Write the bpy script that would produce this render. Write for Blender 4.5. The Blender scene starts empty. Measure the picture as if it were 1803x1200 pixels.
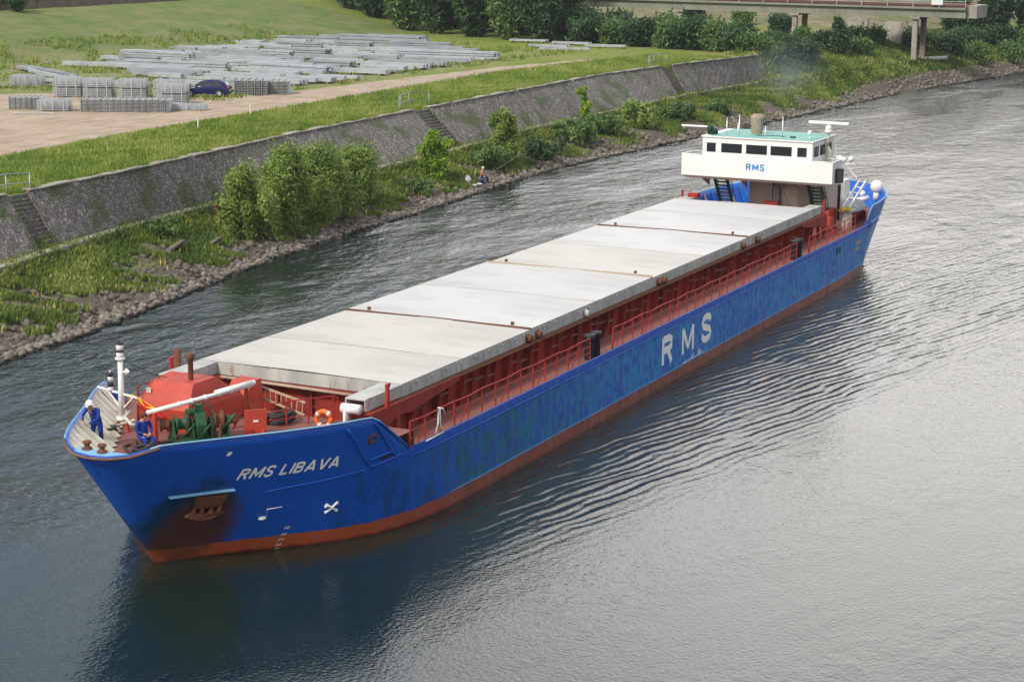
import bpy, bmesh, math, random
import numpy as np
from mathutils import Vector, Matrix, Euler
rad=math.radians
# ---------------------------------------------------------------- camera
S=bpy.context.scene
camd=bpy.data.cameras.new('camera'); cam=bpy.data.objects.new('camera',camd); S.collection.objects.link(cam)
_r=Vector((0.43341325,-0.90115627,0.00838602)); _u=Vector((0.1854235,0.09827849,0.9777318)); _f=Vector((0.88191331,0.42220695,-0.20969075))
M=Matrix((( _r.x,_u.x,-_f.x),(_r.y,_u.y,-_f.y),(_r.z,_u.z,-_f.z))).to_4x4(); M.translation=Vector((-49.405,-36.411,20.356))
cam.matrix_world=M
camd.sensor_width=36; camd.lens=68.68; camd.clip_end=5000; camd.clip_start=.5
S.camera=cam
# ---------------------------------------------------------------- sky and sun
SUN_EL, SUN_AZ = 42, 163      # degrees; azimuth measured from +X toward +Y
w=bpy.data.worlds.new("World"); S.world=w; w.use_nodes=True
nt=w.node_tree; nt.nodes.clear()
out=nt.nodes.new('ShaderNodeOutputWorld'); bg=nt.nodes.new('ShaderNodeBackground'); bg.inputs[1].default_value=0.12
sky=nt.nodes.new('ShaderNodeTexSky'); sky.sky_type='NISHITA'; sky.sun_disc=False
sky.sun_elevation=rad(SUN_EL); sky.sun_rotation=rad(90-SUN_AZ); sky.air_density=1.3; sky.dust_density=3
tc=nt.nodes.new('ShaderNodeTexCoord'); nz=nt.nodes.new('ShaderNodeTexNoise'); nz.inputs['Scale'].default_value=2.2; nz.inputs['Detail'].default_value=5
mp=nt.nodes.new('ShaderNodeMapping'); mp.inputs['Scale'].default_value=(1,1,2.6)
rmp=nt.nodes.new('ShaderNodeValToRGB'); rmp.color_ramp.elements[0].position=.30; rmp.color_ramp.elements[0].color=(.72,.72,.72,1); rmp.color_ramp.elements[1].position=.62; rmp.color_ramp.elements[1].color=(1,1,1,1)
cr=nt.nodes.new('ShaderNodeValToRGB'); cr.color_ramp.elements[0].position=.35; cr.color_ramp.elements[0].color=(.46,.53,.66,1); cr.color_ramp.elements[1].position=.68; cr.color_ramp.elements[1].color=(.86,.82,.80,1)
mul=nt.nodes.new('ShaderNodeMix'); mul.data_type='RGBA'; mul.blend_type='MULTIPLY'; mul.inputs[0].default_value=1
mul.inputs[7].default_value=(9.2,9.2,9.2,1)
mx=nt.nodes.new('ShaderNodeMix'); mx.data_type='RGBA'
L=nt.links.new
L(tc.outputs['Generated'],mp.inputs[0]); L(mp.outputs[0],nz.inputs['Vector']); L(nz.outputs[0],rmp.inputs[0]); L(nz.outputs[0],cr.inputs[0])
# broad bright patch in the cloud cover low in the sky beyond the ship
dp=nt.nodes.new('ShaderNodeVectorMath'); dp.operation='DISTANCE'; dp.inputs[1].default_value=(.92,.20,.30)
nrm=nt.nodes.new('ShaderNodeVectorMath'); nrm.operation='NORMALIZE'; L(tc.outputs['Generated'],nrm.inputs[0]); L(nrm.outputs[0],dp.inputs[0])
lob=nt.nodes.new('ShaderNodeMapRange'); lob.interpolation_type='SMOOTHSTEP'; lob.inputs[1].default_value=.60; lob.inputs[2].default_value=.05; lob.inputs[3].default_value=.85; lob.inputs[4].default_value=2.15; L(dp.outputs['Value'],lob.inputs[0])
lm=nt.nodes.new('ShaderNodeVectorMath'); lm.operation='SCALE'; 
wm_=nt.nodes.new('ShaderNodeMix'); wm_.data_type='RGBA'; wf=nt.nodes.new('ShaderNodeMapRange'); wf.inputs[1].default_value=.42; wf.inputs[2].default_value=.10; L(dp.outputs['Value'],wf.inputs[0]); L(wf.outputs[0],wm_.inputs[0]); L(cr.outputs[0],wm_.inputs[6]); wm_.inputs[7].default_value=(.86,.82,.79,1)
# sky dimmed low at left and near the horizon, added to darken water reflections
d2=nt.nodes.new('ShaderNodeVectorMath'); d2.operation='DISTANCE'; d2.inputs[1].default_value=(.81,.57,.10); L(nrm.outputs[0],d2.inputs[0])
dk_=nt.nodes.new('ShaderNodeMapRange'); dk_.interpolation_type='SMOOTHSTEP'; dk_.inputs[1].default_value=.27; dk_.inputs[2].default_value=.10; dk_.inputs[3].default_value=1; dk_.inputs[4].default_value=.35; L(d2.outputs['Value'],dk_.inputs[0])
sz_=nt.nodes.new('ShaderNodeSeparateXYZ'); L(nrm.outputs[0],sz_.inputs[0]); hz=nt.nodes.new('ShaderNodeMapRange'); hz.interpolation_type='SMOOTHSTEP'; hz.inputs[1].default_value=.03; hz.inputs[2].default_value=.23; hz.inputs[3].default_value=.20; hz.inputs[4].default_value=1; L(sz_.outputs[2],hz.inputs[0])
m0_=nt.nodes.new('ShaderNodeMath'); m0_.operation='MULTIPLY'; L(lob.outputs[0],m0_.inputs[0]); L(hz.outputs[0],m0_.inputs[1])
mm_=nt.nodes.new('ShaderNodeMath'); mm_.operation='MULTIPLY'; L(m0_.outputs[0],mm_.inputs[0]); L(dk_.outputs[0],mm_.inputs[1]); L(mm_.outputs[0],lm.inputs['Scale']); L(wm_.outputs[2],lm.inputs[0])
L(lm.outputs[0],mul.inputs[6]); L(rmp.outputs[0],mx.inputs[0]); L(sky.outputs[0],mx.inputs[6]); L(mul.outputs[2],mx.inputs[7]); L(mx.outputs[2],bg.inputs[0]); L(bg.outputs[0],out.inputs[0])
sd=bpy.data.lights.new('sun','SUN'); sd.energy=2.2; sd.angle=rad(9); sd.color=(1,.945,.86)
so=bpy.data.objects.new('sun',sd); S.collection.objects.link(so)
_d=Vector((math.cos(rad(SUN_EL))*math.cos(rad(SUN_AZ)),math.cos(rad(SUN_EL))*math.sin(rad(SUN_AZ)),math.sin(rad(SUN_EL))))
so.rotation_euler=_d.to_track_quat('Z','Y').to_euler()
S.view_settings.view_transform='Standard'; S.view_settings.look='None'; S.view_settings.exposure=0.50; S.view_settings.gamma=1
S.render.engine='CYCLES'
# ---------------------------------------------------------------- helpers
col=S.collection
def tag(o,label=None,cat=None,group=None,kind=None):
    if label: o['label']=label
    if cat: o['category']=cat
    if group: o['group']=group
    if kind: o['kind']=kind
    return o
def empty(name,loc=(0,0,0),rz=0,label=None,cat=None,group=None):
    o=bpy.data.objects.new(name,None); col.objects.link(o); o.location=loc; o.rotation_euler=(0,0,rz); o.empty_display_size=.2
    return tag(o,label,cat,group)
def copy_tree(o,parent=None):
    c=o.copy(); col.objects.link(c); c.parent=parent
    for ch in list(o.children): copy_tree(ch,c)
    return c
class MB:
    def __init__(s): s.v=[]; s.f=[]; s.m=[]
    def add(s,V,F,m=0):
        n=len(s.v); s.v+= [tuple(map(float,p)) for p in V]; s.f+=[tuple(i+n for i in f) for f in F]; s.m+=[m]*len(F); return s
    def box(s,x0,x1,y0,y1,z0,z1,m=0):
        V=[(x,y,z) for x in(x0,x1) for y in(y0,y1) for z in(z0,z1)]
        return s.add(V,[(0,1,3,2),(4,6,7,5),(0,4,5,1),(2,3,7,6),(0,2,6,4),(1,5,7,3)],m)
    def bar(s,a,b,wd,ht=None,m=0,up=(0,0,1)):
        a=Vector(a); b=Vector(b); d=(b-a).normalized(); ht=ht or wd; u=Vector(up)
        if abs(d.dot(u))>.98: u=Vector((1,0,0))
        x=d.cross(u).normalized()*wd/2; y=x.cross(d).normalized()*ht/2
        V=[p+i*x+j*y for p in(a,b) for i,j in((-1,-1),(1,-1),(1,1),(-1,1))]
        return s.add(V,[(3,2,1,0),(4,5,6,7),(0,1,5,4),(1,2,6,5),(2,3,7,6),(3,0,4,7)],m)
    def cyl(s,a,b,r0,r1=None,n=10,m=0,cap=True):
        a=Vector(a); b=Vector(b); r1=r0 if r1 is None else r1; d=(b-a).normalized(); u=Vector((0,0,1)) if abs(d.z)<.95 else Vector((1,0,0))
        x=d.cross(u).normalized(); y=d.cross(x)
        V=[]; 
        for p,r in((a,r0),(b,r1)):
            for i in range(n): t=2*math.pi*i/n; V.append(p+x*r*math.cos(t)+y*r*math.sin(t))
        F=[(i,i+n,(i+1)%n+n,(i+1)%n) for i in range(n)]
        if cap: F+=[tuple(range(n)),tuple(range(2*n-1,n-1,-1))]
        return s.add(V,F,m)
    def tube(s,P,r,n=6,m=0,closed=False):
        P=[Vector(p) for p in P]; V=[];N=len(P)
        for i,p in enumerate(P):
            a=P[i-1] if (i>0 or closed) else p; b=P[(i+1)%N] if (i<N-1 or closed) else p
            d=(b-a).normalized(); u=Vector((0,0,1)) if abs(d.z)<.95 else Vector((1,0,0)); x=d.cross(u).normalized(); y=d.cross(x)
            rr=r[i] if hasattr(r,'__len__') else r
            for k in range(n): t=2*math.pi*k/n; V.append(p+x*rr*math.cos(t)+y*rr*math.sin(t))
        F=[]
        for i in range(N if closed else N-1):
            j=(i+1)%N
            for k in range(n): k2=(k+1)%n; F.append((i*n+k,j*n+k,j*n+k2,i*n+k2))
        if not closed: F+=[tuple(range(n)),tuple(N*n-1-k for k in range(n))]
        return s.add(V,F,m)
    def prism(s,pts,d,m=0):      # pts: 3D planar outline, d: extrusion vector
        n=len(pts); d=Vector(d); V=[Vector(p) for p in pts]; V+=[p+d for p in V]
        return s.add(V,[tuple(range(n-1,-1,-1)),tuple(range(n,2*n))]+[(i,(i+1)%n,(i+1)%n+n,i+n) for i in range(n)],m)
    def lathe(s,c,prof,n=16,m=0,axis='z'):
        V=[];c=Vector(c)
        for r,z in prof:
            for i in range(n):
                t=2*math.pi*i/n; q=(r*math.cos(t),r*math.sin(t),z)
                if axis=='x': q=(q[2],q[0],q[1])
                if axis=='y': q=(q[0],q[2],q[1])
                V.append(c+Vector(q))
        F=[(i*n+k,i*n+(k+1)%n,(i+1)*n+(k+1)%n,(i+1)*n+k) for i in range(len(prof)-1) for k in range(n)]
        return s.add(V,F,m)
    def ball(s,c,rx,ry=None,rz=None,n=12,m=0):
        ry=ry or rx; rz=rz or rx; V=[];F=[];h=n//2
        for i in range(h+1):
            a=math.pi*i/h
            for k in range(n): t=2*math.pi*k/n; V.append((c[0]+rx*math.sin(a)*math.cos(t),c[1]+ry*math.sin(a)*math.sin(t),c[2]+rz*math.cos(a)))
        F=[(i*n+k,(i+1)*n+k,(i+1)*n+(k+1)%n,i*n+(k+1)%n) for i in range(h) for k in range(n)]
        return s.add(V,F,m)
    def build(s,name,mats,parent=None,smooth=False,bevel=0):
        me=bpy.data.meshes.new(name); me.from_pydata(s.v,[],s.f)
        if not isinstance(mats,(list,tuple)): mats=[mats]
        for q in mats: me.materials.append(q)
        if any(s.m): me.polygons.foreach_set('material_index',s.m)
        if smooth: me.polygons.foreach_set('use_smooth',[True]*len(s.f))
        bm=bmesh.new(); bm.from_mesh(me); bmesh.ops.recalc_face_normals(bm,faces=bm.faces); bm.to_mesh(me); bm.free()
        o=bpy.data.objects.new(name,me); col.objects.link(o); o.parent=parent
        if bevel:
            b=o.modifiers.new('bevel','BEVEL'); b.width=bevel; b.segments=2; b.limit_method='ANGLE'
        return o
def npmesh(name,V,F,mats,parent=None,attrs=None,smooth=False,cornercount=4):
    V=np.asarray(V,np.float32); F=np.asarray(F,np.int32); nf,k=F.shape
    me=bpy.data.meshes.new(name); me.vertices.add(len(V)); me.vertices.foreach_set('co',V.ravel())
    me.loops.add(nf*k); me.loops.foreach_set('vertex_index',F.ravel())
    me.polygons.add(nf); me.polygons.foreach_set('loop_start',np.arange(0,nf*k,k,dtype=np.int32)); me.polygons.foreach_set('loop_total',np.full(nf,k,np.int32))
    me.update(calc_edges=True)
    if not isinstance(mats,(list,tuple)): mats=[mats]
    for q in mats: me.materials.append(q)
    for an,(dom,val) in (attrs or {}).items():
        a=me.attributes.new(an,'FLOAT',dom); a.data.foreach_set('value',np.asarray(val,np.float32))
    if smooth: me.polygons.foreach_set('use_smooth',np.ones(nf,bool))
    o=bpy.data.objects.new(name,me); col.objects.link(o); o.parent=parent
    return o
# ---------------------------------------------------------------- materials
class NB:
    def __init__(s,name):
        s.m=bpy.data.materials.new(name); s.m.use_nodes=True; s.t=s.m.node_tree; s.p=s.t.nodes['Principled BSDF']; s.tc=s.t.nodes.new('ShaderNodeTexCoord')
        s.p.inputs['Specular IOR Level'].default_value=.35
    def n(s,k): return s.t.nodes.new(k)
    def l(s,a,b): s.t.links.new(a,b)
    def noise(s,scale,detail=4,rough=.55,vec=(1,1,1),dist=0):
        mp=s.n('ShaderNodeMapping'); mp.inputs['Scale'].default_value=vec; s.l(s.tc.outputs['Object'],mp.inputs[0])
        n=s.n('ShaderNodeTexNoise'); n.inputs['Scale'].default_value=scale; n.inputs['Detail'].default_value=detail; n.inputs['Roughness'].default_value=rough; n.inputs['Distortion'].default_value=dist
        s.l(mp.outputs[0],n.inputs['Vector']); return n.outputs[0]
    def vor(s,scale,vec=(1,1,1),feature='F1',outp=0,rnd=1):
        mp=s.n('ShaderNodeMapping'); mp.inputs['Scale'].default_value=vec; s.l(s.tc.outputs['Object'],mp.inputs[0])
        n=s.n('ShaderNodeTexVoronoi'); n.feature=feature; n.inputs['Scale'].default_value=scale; n.inputs['Randomness'].default_value=rnd
        s.l(mp.outputs[0],n.inputs['Vector']); return n.outputs[outp]
    def attr(s,name):
        a=s.n('ShaderNodeAttribute'); a.attribute_name=name; return a.outputs['Fac']
    def ramp(s,fac,a,b,ca=0,cb=1):
        r=s.n('ShaderNodeMapRange'); r.inputs[1].default_value=a; r.inputs[2].default_value=b; r.inputs[3].default_value=ca; r.inputs[4].default_value=cb; r.interpolation_type='SMOOTHSTEP'; s.l(fac,r.inputs[0]); return r.outputs[0]
    def mix(s,fac,a,b):
        m=s.n('ShaderNodeMix'); m.data_type='RGBA'
        for i,x in((0,fac),(6,a),(7,b)):
            if isinstance(x,(tuple,list)): m.inputs[i].default_value=(*x,1)
            elif isinstance(x,(int,float)): m.inputs[i].default_value=x
            else: s.l(x,m.inputs[i])
        return m.outputs[2]
    def math(s,op,a,b=0):
        m=s.n('ShaderNodeMath'); m.operation=op
        for i,x in((0,a),(1,b)):
            if isinstance(x,(int,float)): m.inputs[i].default_value=x
            else: s.l(x,m.inputs[i])
        return m.outputs[0]
    def xyz(s):
        q=s.n('ShaderNodeSeparateXYZ'); s.l(s.tc.outputs['Object'],q.inputs[0]); return q.outputs
    def col(s,c):
        if isinstance(c,(tuple,list)): s.p.inputs['Base Color'].default_value=(*c,1)
        else: s.l(c,s.p.inputs['Base Color'])
    def rough(s,v):
        if isinstance(v,(int,float)): s.p.inputs['Roughness'].default_value=v
        else: s.l(v,s.p.inputs['Roughness'])
    def bump(s,h,dist=.02,st=1):
        b=s.n('ShaderNodeBump'); b.inputs['Distance'].default_value=dist; b.inputs['Strength'].default_value=st; s.l(h,b.inputs['Height']); s.l(b.outputs[0],s.p.inputs['Normal'])
def paint(name,base,wear=None,amt=.5,rough=.5,rust=(.16,.06,.025),rustamt=.0,sc=1.5,metal=0,streak=1):
    b=NB(name); wear=wear or tuple(c*.6 for c in base)
    f=b.ramp(b.noise(sc,6,.65,(1,1,streak)),.35,.7)
    c=b.mix(b.math('MULTIPLY',f,amt),base,wear)
    if rustamt>0:
        g=b.ramp(b.noise(sc*2.3,7,.7,(1,1,streak)),.72-rustamt*.3,.8-rustamt*.25); c=b.mix(g,c,rust)
    b.col(c); b.rough(b.ramp(b.noise(sc*3,3),.2,.8,rough-.1,rough+.15)); b.p.inputs['Metallic'].default_value=metal
    b.bump(b.noise(sc*8,4),.01,.4)
    return b.m
MT={}
MT['white']=paint('white paint',(.84,.83,.80),(.70,.68,.63),.4,.45,rustamt=.03,sc=.9,streak=.5)
MT['cream']=paint('cream paint',(.62,.60,.50),(.42,.38,.27),.7,.5,rustamt=.25)
MT['red']=paint('red oxide paint',(.30,.035,.022),(.14,.025,.018),.7,.55,rustamt=.12,streak=.6)
MT['orange']=paint('orange red paint',(.50,.065,.035),(.36,.045,.03),.6,.5,rustamt=.05)
MT['rail']=paint('red rail paint',(.40,.028,.022),(.24,.025,.02),.5,.5)
MT['rust']=paint('rusty steel',(.17,.065,.03),(.09,.035,.02),.8,.8,sc=5)
MT['green']=paint('green machine paint',(.014,.095,.035),(.03,.045,.025),.6,.45,rustamt=.3,sc=4)
MT['dkgreen']=paint('dark green paint',(.01,.07,.045),(.008,.03,.025),.6,.5)
MT['teal']=paint('pale green roof paint',(.20,.44,.38),(.14,.33,.29),.6,.6)
MT['black']=paint('black paint',(.02,.02,.022),(.05,.05,.05),.5,.5)
MT['lblue']=paint('light blue paint',(.22,.46,.68),(.12,.30,.52),.5,.5,rustamt=.25)
MT['letter']=paint('cream lettering paint',(.93,.91,.86),(.80,.78,.71),.4,.6,rust=(.35,.17,.05),rustamt=.32,sc=2.6)
MT['letterblue']=paint('blue lettering paint',(.04,.24,.52),(.06,.28,.5),.3,.5)
MT['grey']=paint('grey cover cloth',(.34,.35,.33),(.22,.23,.22),.7,.8)
MT['beige']=paint('beige cabin paint',(.46,.42,.36),(.32,.28,.24),.7,.55,rustamt=.2,streak=.4)
MT['tan']=paint('tan canvas',(.36,.31,.23),(.22,.19,.14),.8,.9,sc=4)
MT['wood']=paint('weathered wood',(.46,.36,.25),(.30,.23,.16),.6,.7,sc=6)
MT['rope']=paint('dark rope',(.035,.033,.035),(.09,.08,.07),.7,.9,sc=12)
MT['fender']=paint('worn fender rubber',(.14,.085,.07),(.26,.12,.09),.8,.8,sc=4)
MT['deck']=paint('deck paint',(.26,.085,.065),(.17,.10,.085),.8,.7,rustamt=.2,sc=2)
MT['galv']=paint('galvanised steel',(.46,.49,.51),(.30,.325,.34),.8,.45,sc=.8,metal=.2)
MT['galvdk']=paint('dull galvanised steel',(.34,.37,.39),(.22,.24,.26),.8,.5,sc=.8,metal=.2)
MT['blue_cloth']=paint('blue overall cloth',(.012,.05,.30),(.01,.03,.18),.6,.85,sc=6)
MT['dark_cloth']=paint('dark blue cloth',(.012,.03,.25),(.01,.02,.12),.6,.85,sc=6)
MT['skin']=paint('skin',(.48,.24,.16),(.42,.19,.12),.5,.55,sc=9)
MT['hair']=paint('dark brown hair',(.05,.03,.02),(.03,.02,.015),.5,.7,sc=20)
MT['helmet']=paint('white plastic',(.78,.78,.76),(.66,.66,.64),.4,.3,sc=6)
MT['lifering']=paint('orange ring plastic',(.85,.17,.02),(.7,.13,.02),.4,.45,sc=4)
MT['flagred']=paint('red cloth',(.62,.01,.02),(.4,.01,.02),.4,.8,sc=5)
MT['flaggold']=paint('yellow cloth',(.72,.45,.03),(.6,.35,.03),.4,.8,sc=5)
MT['concrete']=paint('concrete',(.36,.33,.28),(.22,.20,.17),.8,.9,sc=.7)
MT['girder']=paint('painted bridge girder',(.25,.255,.20),(.16,.165,.13),.7,.7,sc=.5,streak=.3)
MT['brick']=paint('brown bridge pier',(.22,.17,.14),(.13,.11,.10),.7,.85,sc=.8)
MT['railbrown']=paint('rusty track bed',(.14,.07,.05),(.09,.05,.04),.8,.9,sc=2)
MT['bark']=paint('bark',(.10,.075,.05),(.06,.045,.03),.8,.95,sc=3)
def glass():
    b=NB('dark window glass'); b.col((.02,.03,.035)); b.rough(.04); b.p.inputs['Alpha'].default_value=.62; b.p.inputs['Specular IOR Level'].default_value=.9; return b.m
MT['glass']=glass()
def hatchmat(name,base):
    b=NB(name)
    c=b.mix(b.ramp(b.noise(.35,5,.6,(1,.4,1)),.4,.75,0,.75),base,tuple(k*.75 for k in base))
    c=b.mix(b.ramp(b.noise(1.6,7,.75,(1,.35,1)),.52,.72,0,.6),c,(.42,.39,.33))
    c=b.mix(b.ramp(b.noise(3.5,6,.75,(1,.4,1)),.66,.72,0,.7),c,(.34,.22,.12))
    b.col(c); b.rough(.55); b.bump(b.noise(1.2,3,.5,(1,.3,1)),.02,.5); return b.m
MT['hatch1']=hatchmat('hatch paint warm white',(.54,.52,.475)); MT['hatch2']=hatchmat('hatch paint cool white',(.555,.555,.535)); MT['hatch3']=hatchmat('hatch paint',(.54,.535,.51))
def skirt():
    b=NB('galvanised hatch skirt'); c=b.mix(b.ramp(b.noise(1.1,6,.7,(1,1,.25)),.35,.7),(.50,.50,.46),(.33,.35,.33))
    c=b.mix(b.ramp(b.noise(2.3,7,.75,(1,1,.35)),.55,.68),c,(.26,.14,.07)); b.col(c); b.rough(.55); b.bump(b.noise(5,3),.01,.4); return b.m
MT['skirt']=skirt()
def coam():
    b=NB('red coaming paint'); c=b.mix(b.ramp(b.noise(.9,6,.7,(1,1,.3)),.4,.65),(.32,.036,.022),(.15,.022,.016))
    c=b.mix(b.ramp(b.noise(2.6,7,.7,(1,1,.5)),.62,.72,0,.7),c,(.24,.16,.14)); b.col(c); b.rough(.6); b.bump(b.noise(6,3),.01,.4); return b.m
MT['coaming']=coam()
def hullmat():
    b=NB('hull paint'); X=b.xyz(); x,y,z=X[0],X[1],X[2]
    blue=(.004,.088,.47)
    # long faded strips, stronger toward mid ship
    st=b.noise(2.4,8,.74,(1,1,.5))
    st2=b.vor(4.6,(1,1,.6),outp=1)
    sep=b.n('ShaderNodeSeparateColor'); b.l(st2,sep.inputs[0])
    patch=b.math('ADD',b.math('MULTIPLY',sep.outputs[0],.28),b.math('MULTIPLY',st,.85))
    m=b.math('MULTIPLY',b.ramp(patch,.54,.59),b.ramp(x,6,13))
    m=b.math('MULTIPLY',m,b.ramp(z,2.62,2.45))
    col_p=b.mix(b.ramp(x,10,26),(.006,.13,.20),(.014,.22,.52))
    c=b.mix(b.math('MULTIPLY',m,1.0),blue,col_p)
    g=b.math('MULTIPLY',b.ramp(b.noise(2.2,8,.76,(1,1,.42)),.45,.60),b.ramp(x,34,7)); g=b.math('MULTIPLY',g,b.ramp(x,3.8,5.2)); g=b.math('MULTIPLY',g,b.ramp(z,2.7,2.3))
    c=b.mix(b.math('MULTIPLY',g,.6),c,(.006,.045,.06))
    # light patches midships
    lp=b.math('MULTIPLY',b.ramp(b.noise(4.2,8,.78,(1,1,.5)),.52,.64),b.ramp(x,16,32)); c=b.mix(b.math('MULTIPLY',lp,.65),c,(.03,.29,.66))
    # dark scrapes by the anchor and rust below it
    q=b.n('ShaderNodeVectorMath'); q.operation='DISTANCE'; mp=b.n('ShaderNodeMapping'); mp.inputs['Scale'].default_value=(1,0,.8); b.l(b.tc.outputs['Object'],mp.inputs[0]); b.l(mp.outputs[0],q.inputs[0]); q.inputs[1].default_value=(.1,0,1.25)
    dd=b.math('ADD',q.outputs['Value'],b.math('MULTIPLY',b.noise(1.5,6,.7),1.6))
    c=b.mix(b.ramp(dd,2.30,1.55,0,.85),c,(.003,.030,.038))
    q2=b.n('ShaderNodeVectorMath'); q2.operation='DISTANCE'; mp2=b.n('ShaderNodeMapping'); mp2.inputs['Scale'].default_value=(1,0,.75); b.l(b.tc.outputs['Object'],mp2.inputs[0]); b.l(mp2.outputs[0],q2.inputs[0]); q2.inputs[1].default_value=(.55,0,.75)
    dr=b.math('ADD',q2.outputs['Value'],b.math('MULTIPLY',b.noise(2.2,6,.75,(1,1,.5)),.9))
    c=b.mix(b.ramp(dr,1.75,1.2,0,.92),c,(.085,.030,.017))
    # few rust specks
    c=b.mix(b.math('MULTIPLY',b.ramp(b.noise(4,7,.75,(1,1,.4)),.68,.73),.7),c,(.10,.05,.03))
    # thin pale line above the boot top
    zz=b.math('ADD',z,b.math('MULTIPLY',b.noise(.9,3),.0))
    ln=b.math('MULTIPLY',b.math('MULTIPLY',b.ramp(zz,.525,.53),b.ramp(zz,.585,.58)),b.ramp(x,9.5,10.5)); c=b.mix(ln,c,(.10,.33,.66))
    boot=b.mix(b.ramp(b.noise(1.2,7,.7,(1,1,.4)),.35,.7),(.27,.065,.04),(.15,.05,.035)); boot=b.mix(b.ramp(x,12,3),boot,(.42,.085,.03))
    boot=b.mix(b.ramp(b.noise(3,6,.7,(1,1,.35)),.6,.7,0,.6),boot,(.30,.2,.15)); boot=b.mix(b.ramp(b.math('ADD',z,b.math('MULTIPLY',b.noise(2,4),.25)),.28,.1),boot,(.14,.02,.012))
    edge=b.math('ADD',z,b.math('MULTIPLY',b.math('SUBTRACT',b.noise(2.5,5),.5),b.ramp(x,60,3,.03,.14)))
    c=b.mix(b.ramp(edge,.52,.5),c,b.mix(b.ramp(dr,1.5,1.1,0,.7),boot,(.10,.04,.025)))
    b.col(c); b.rough(b.ramp(st,.3,.7,.3,.5)); b.p.inputs['Specular IOR Level'].default_value=.4
    fr=b.math('ABSOLUTE',b.math('SINE',b.math('MULTIPLY',x,4.6)))
    b.bump(b.math('ADD',b.math('MULTIPLY',fr,b.ramp(x,6,12,0,.35)),b.noise(.9,4,.6,(1,1,.6))),.03,.7); return b.m
MT['hull']=hullmat()
def leafmat(name,a,bb,c2,tr=.25):
    b=NB(name); t=b.attr('tint'); c=b.mix(b.ramp(t,0,.6),a,bb); c=b.mix(b.ramp(t,.7,1),c,c2); b.col(c); b.rough(.55)
    b.p.inputs['Specular IOR Level'].default_value=.25
    ts=b.n('ShaderNodeBsdfTranslucent'); b.l(c,ts.inputs[0]); ms=b.n('ShaderNodeMixShader'); ms.inputs[0].default_value=tr
    o=b.t.nodes['Material Output']; b.l(b.p.outputs[0],ms.inputs[1]); b.l(ts.outputs[0],ms.inputs[2]); b.l(ms.outputs[0],o.inputs[0]); return b.m
MT['leaf_dark']=leafmat('dark tree foliage',(.028,.062,.030),(.058,.115,.042),(.12,.18,.06))
MT['leaf_mid']=leafmat('green foliage',(.06,.125,.035),(.125,.21,.055),(.22,.30,.09))
MT['leaf_bright']=leafmat('bright green foliage',(.13,.24,.02),(.24,.37,.035),(.36,.46,.06))
MT['leaf_willow']=leafmat('willow foliage',(.115,.19,.035),(.24,.33,.065),(.38,.46,.15))
MT['weed']=leafmat('bank weeds',(.075,.13,.025),(.18,.24,.04),(.36,.37,.12))
MT['flower']=leafmat('flowers',(.55,.45,.03),(.6,.55,.1),(.75,.75,.7),.1)
MT['turf']=leafmat('turf tufts',(.13,.21,.03),(.25,.32,.05),(.42,.40,.16))
# ---------------------------------------------------------------- river, ground
rng=np.random.default_rng(7); random.seed(5)
def I(x,xs,ys): return np.interp(x,xs,ys)
YW=([-60,0,20,27,40,51,63,72,85,99,108,125,142,162,192,234,300,420,700],[16,21.5,23.6,24.1,26.2,28.0,29.0,29.4,30.4,31.3,31,29.8,28.3,27.1,25.2,19.1,6,-30,-120])
YL=([-60,0,30,38,48.6,54,84,94,111,154,172,184,192,234,300,420,700],[25,29,32.1,33.6,35.4,35.7,36.0,36.6,38.2,38.6,37.2,32,30.2,24.1,11,-25,-115])
YT=([-60,0,36,46,63,71,80,91,109,135,152,173,190,234,300,420,700],[30,33,36.4,36.9,38.7,39.6,40.1,40.7,41.5,42.6,41.4,38.6,41,35,22,-14,-104])
yw=lambda x:I(x,*YW); yl=lambda x:I(x,*YL); yt=lambda x:I(x,*YT)
def ztop(x): return I(x,[0,700],[5,5])
def gz(x,y):
    """height of the ground at (x,y)"""
    x=float(x); y=float(y); a,b,c=yw(x),yl(x),yt(x); zl=float(I(x,[174,186],[2.0,2.7]))
    if y<c: 
        return float(np.interp(y,[a-9,a,b-.6,b,b+.9,c],[-2.8,0,zl-.5,zl,zl+.05,5]))
    z=5.0
    z+=float(I(y,[98,121],[0,4.3]))*float(I(x,[188,200],[1,.9]))
    z+=float(I(x,[222,300],[0,5.5]))*float(I(y,[c,c+12],[0,1]))
    return min(z,10.5)
def poly_mask(P,X,Y):
    n=len(P); ins=np.zeros(X.shape,bool); D=np.full(X.shape,1e9)
    for i in range(n):
        x1,y1=P[i]; x2,y2=P[(i+1)%n]
        c=((y1>Y)!=(y2>Y))&(X<(x2-x1)*(Y-y1)/((y2-y1)+1e-12)+x1); ins^=c
        dx,dy=x2-x1,y2-y1; t=np.clip(((X-x1)*dx+(Y-y1)*dy)/(dx*dx+dy*dy+1e-9),0,1); D=np.minimum(D,np.hypot(X-x1-t*dx,Y-y1-t*dy))
    return np.clip(.5+np.where(ins,D,-D)/3.0,0,1)
DIRT=[(20,46.5),(50.8,49.3),(65.7,51),(81,51.8),(99.1,52),(120,53.2),(142,54.2),(157,51.3),(158,53.2),(143,56.6),(133,57.6),(114,58.6),(102,59.5),(96,62.5),(93,68),(92,76),(84,84),(70,92),(20,92)]
YARD=[(86,72),(94,62),(104,59.5),(125,59),(154,59.5),(172,76),(174,100),(128,102),(106,100),(92,86)]
xs=np.concatenate([np.arange(-60,10,5),np.arange(10,180,1.0),np.arange(180,300,3),np.arange(300,720,35)])
tops=np.concatenate([np.arange(0,62,1.0),np.arange(62,92,2),np.arange(95,300,25),[500,900]])
V=[];rows=0
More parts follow.
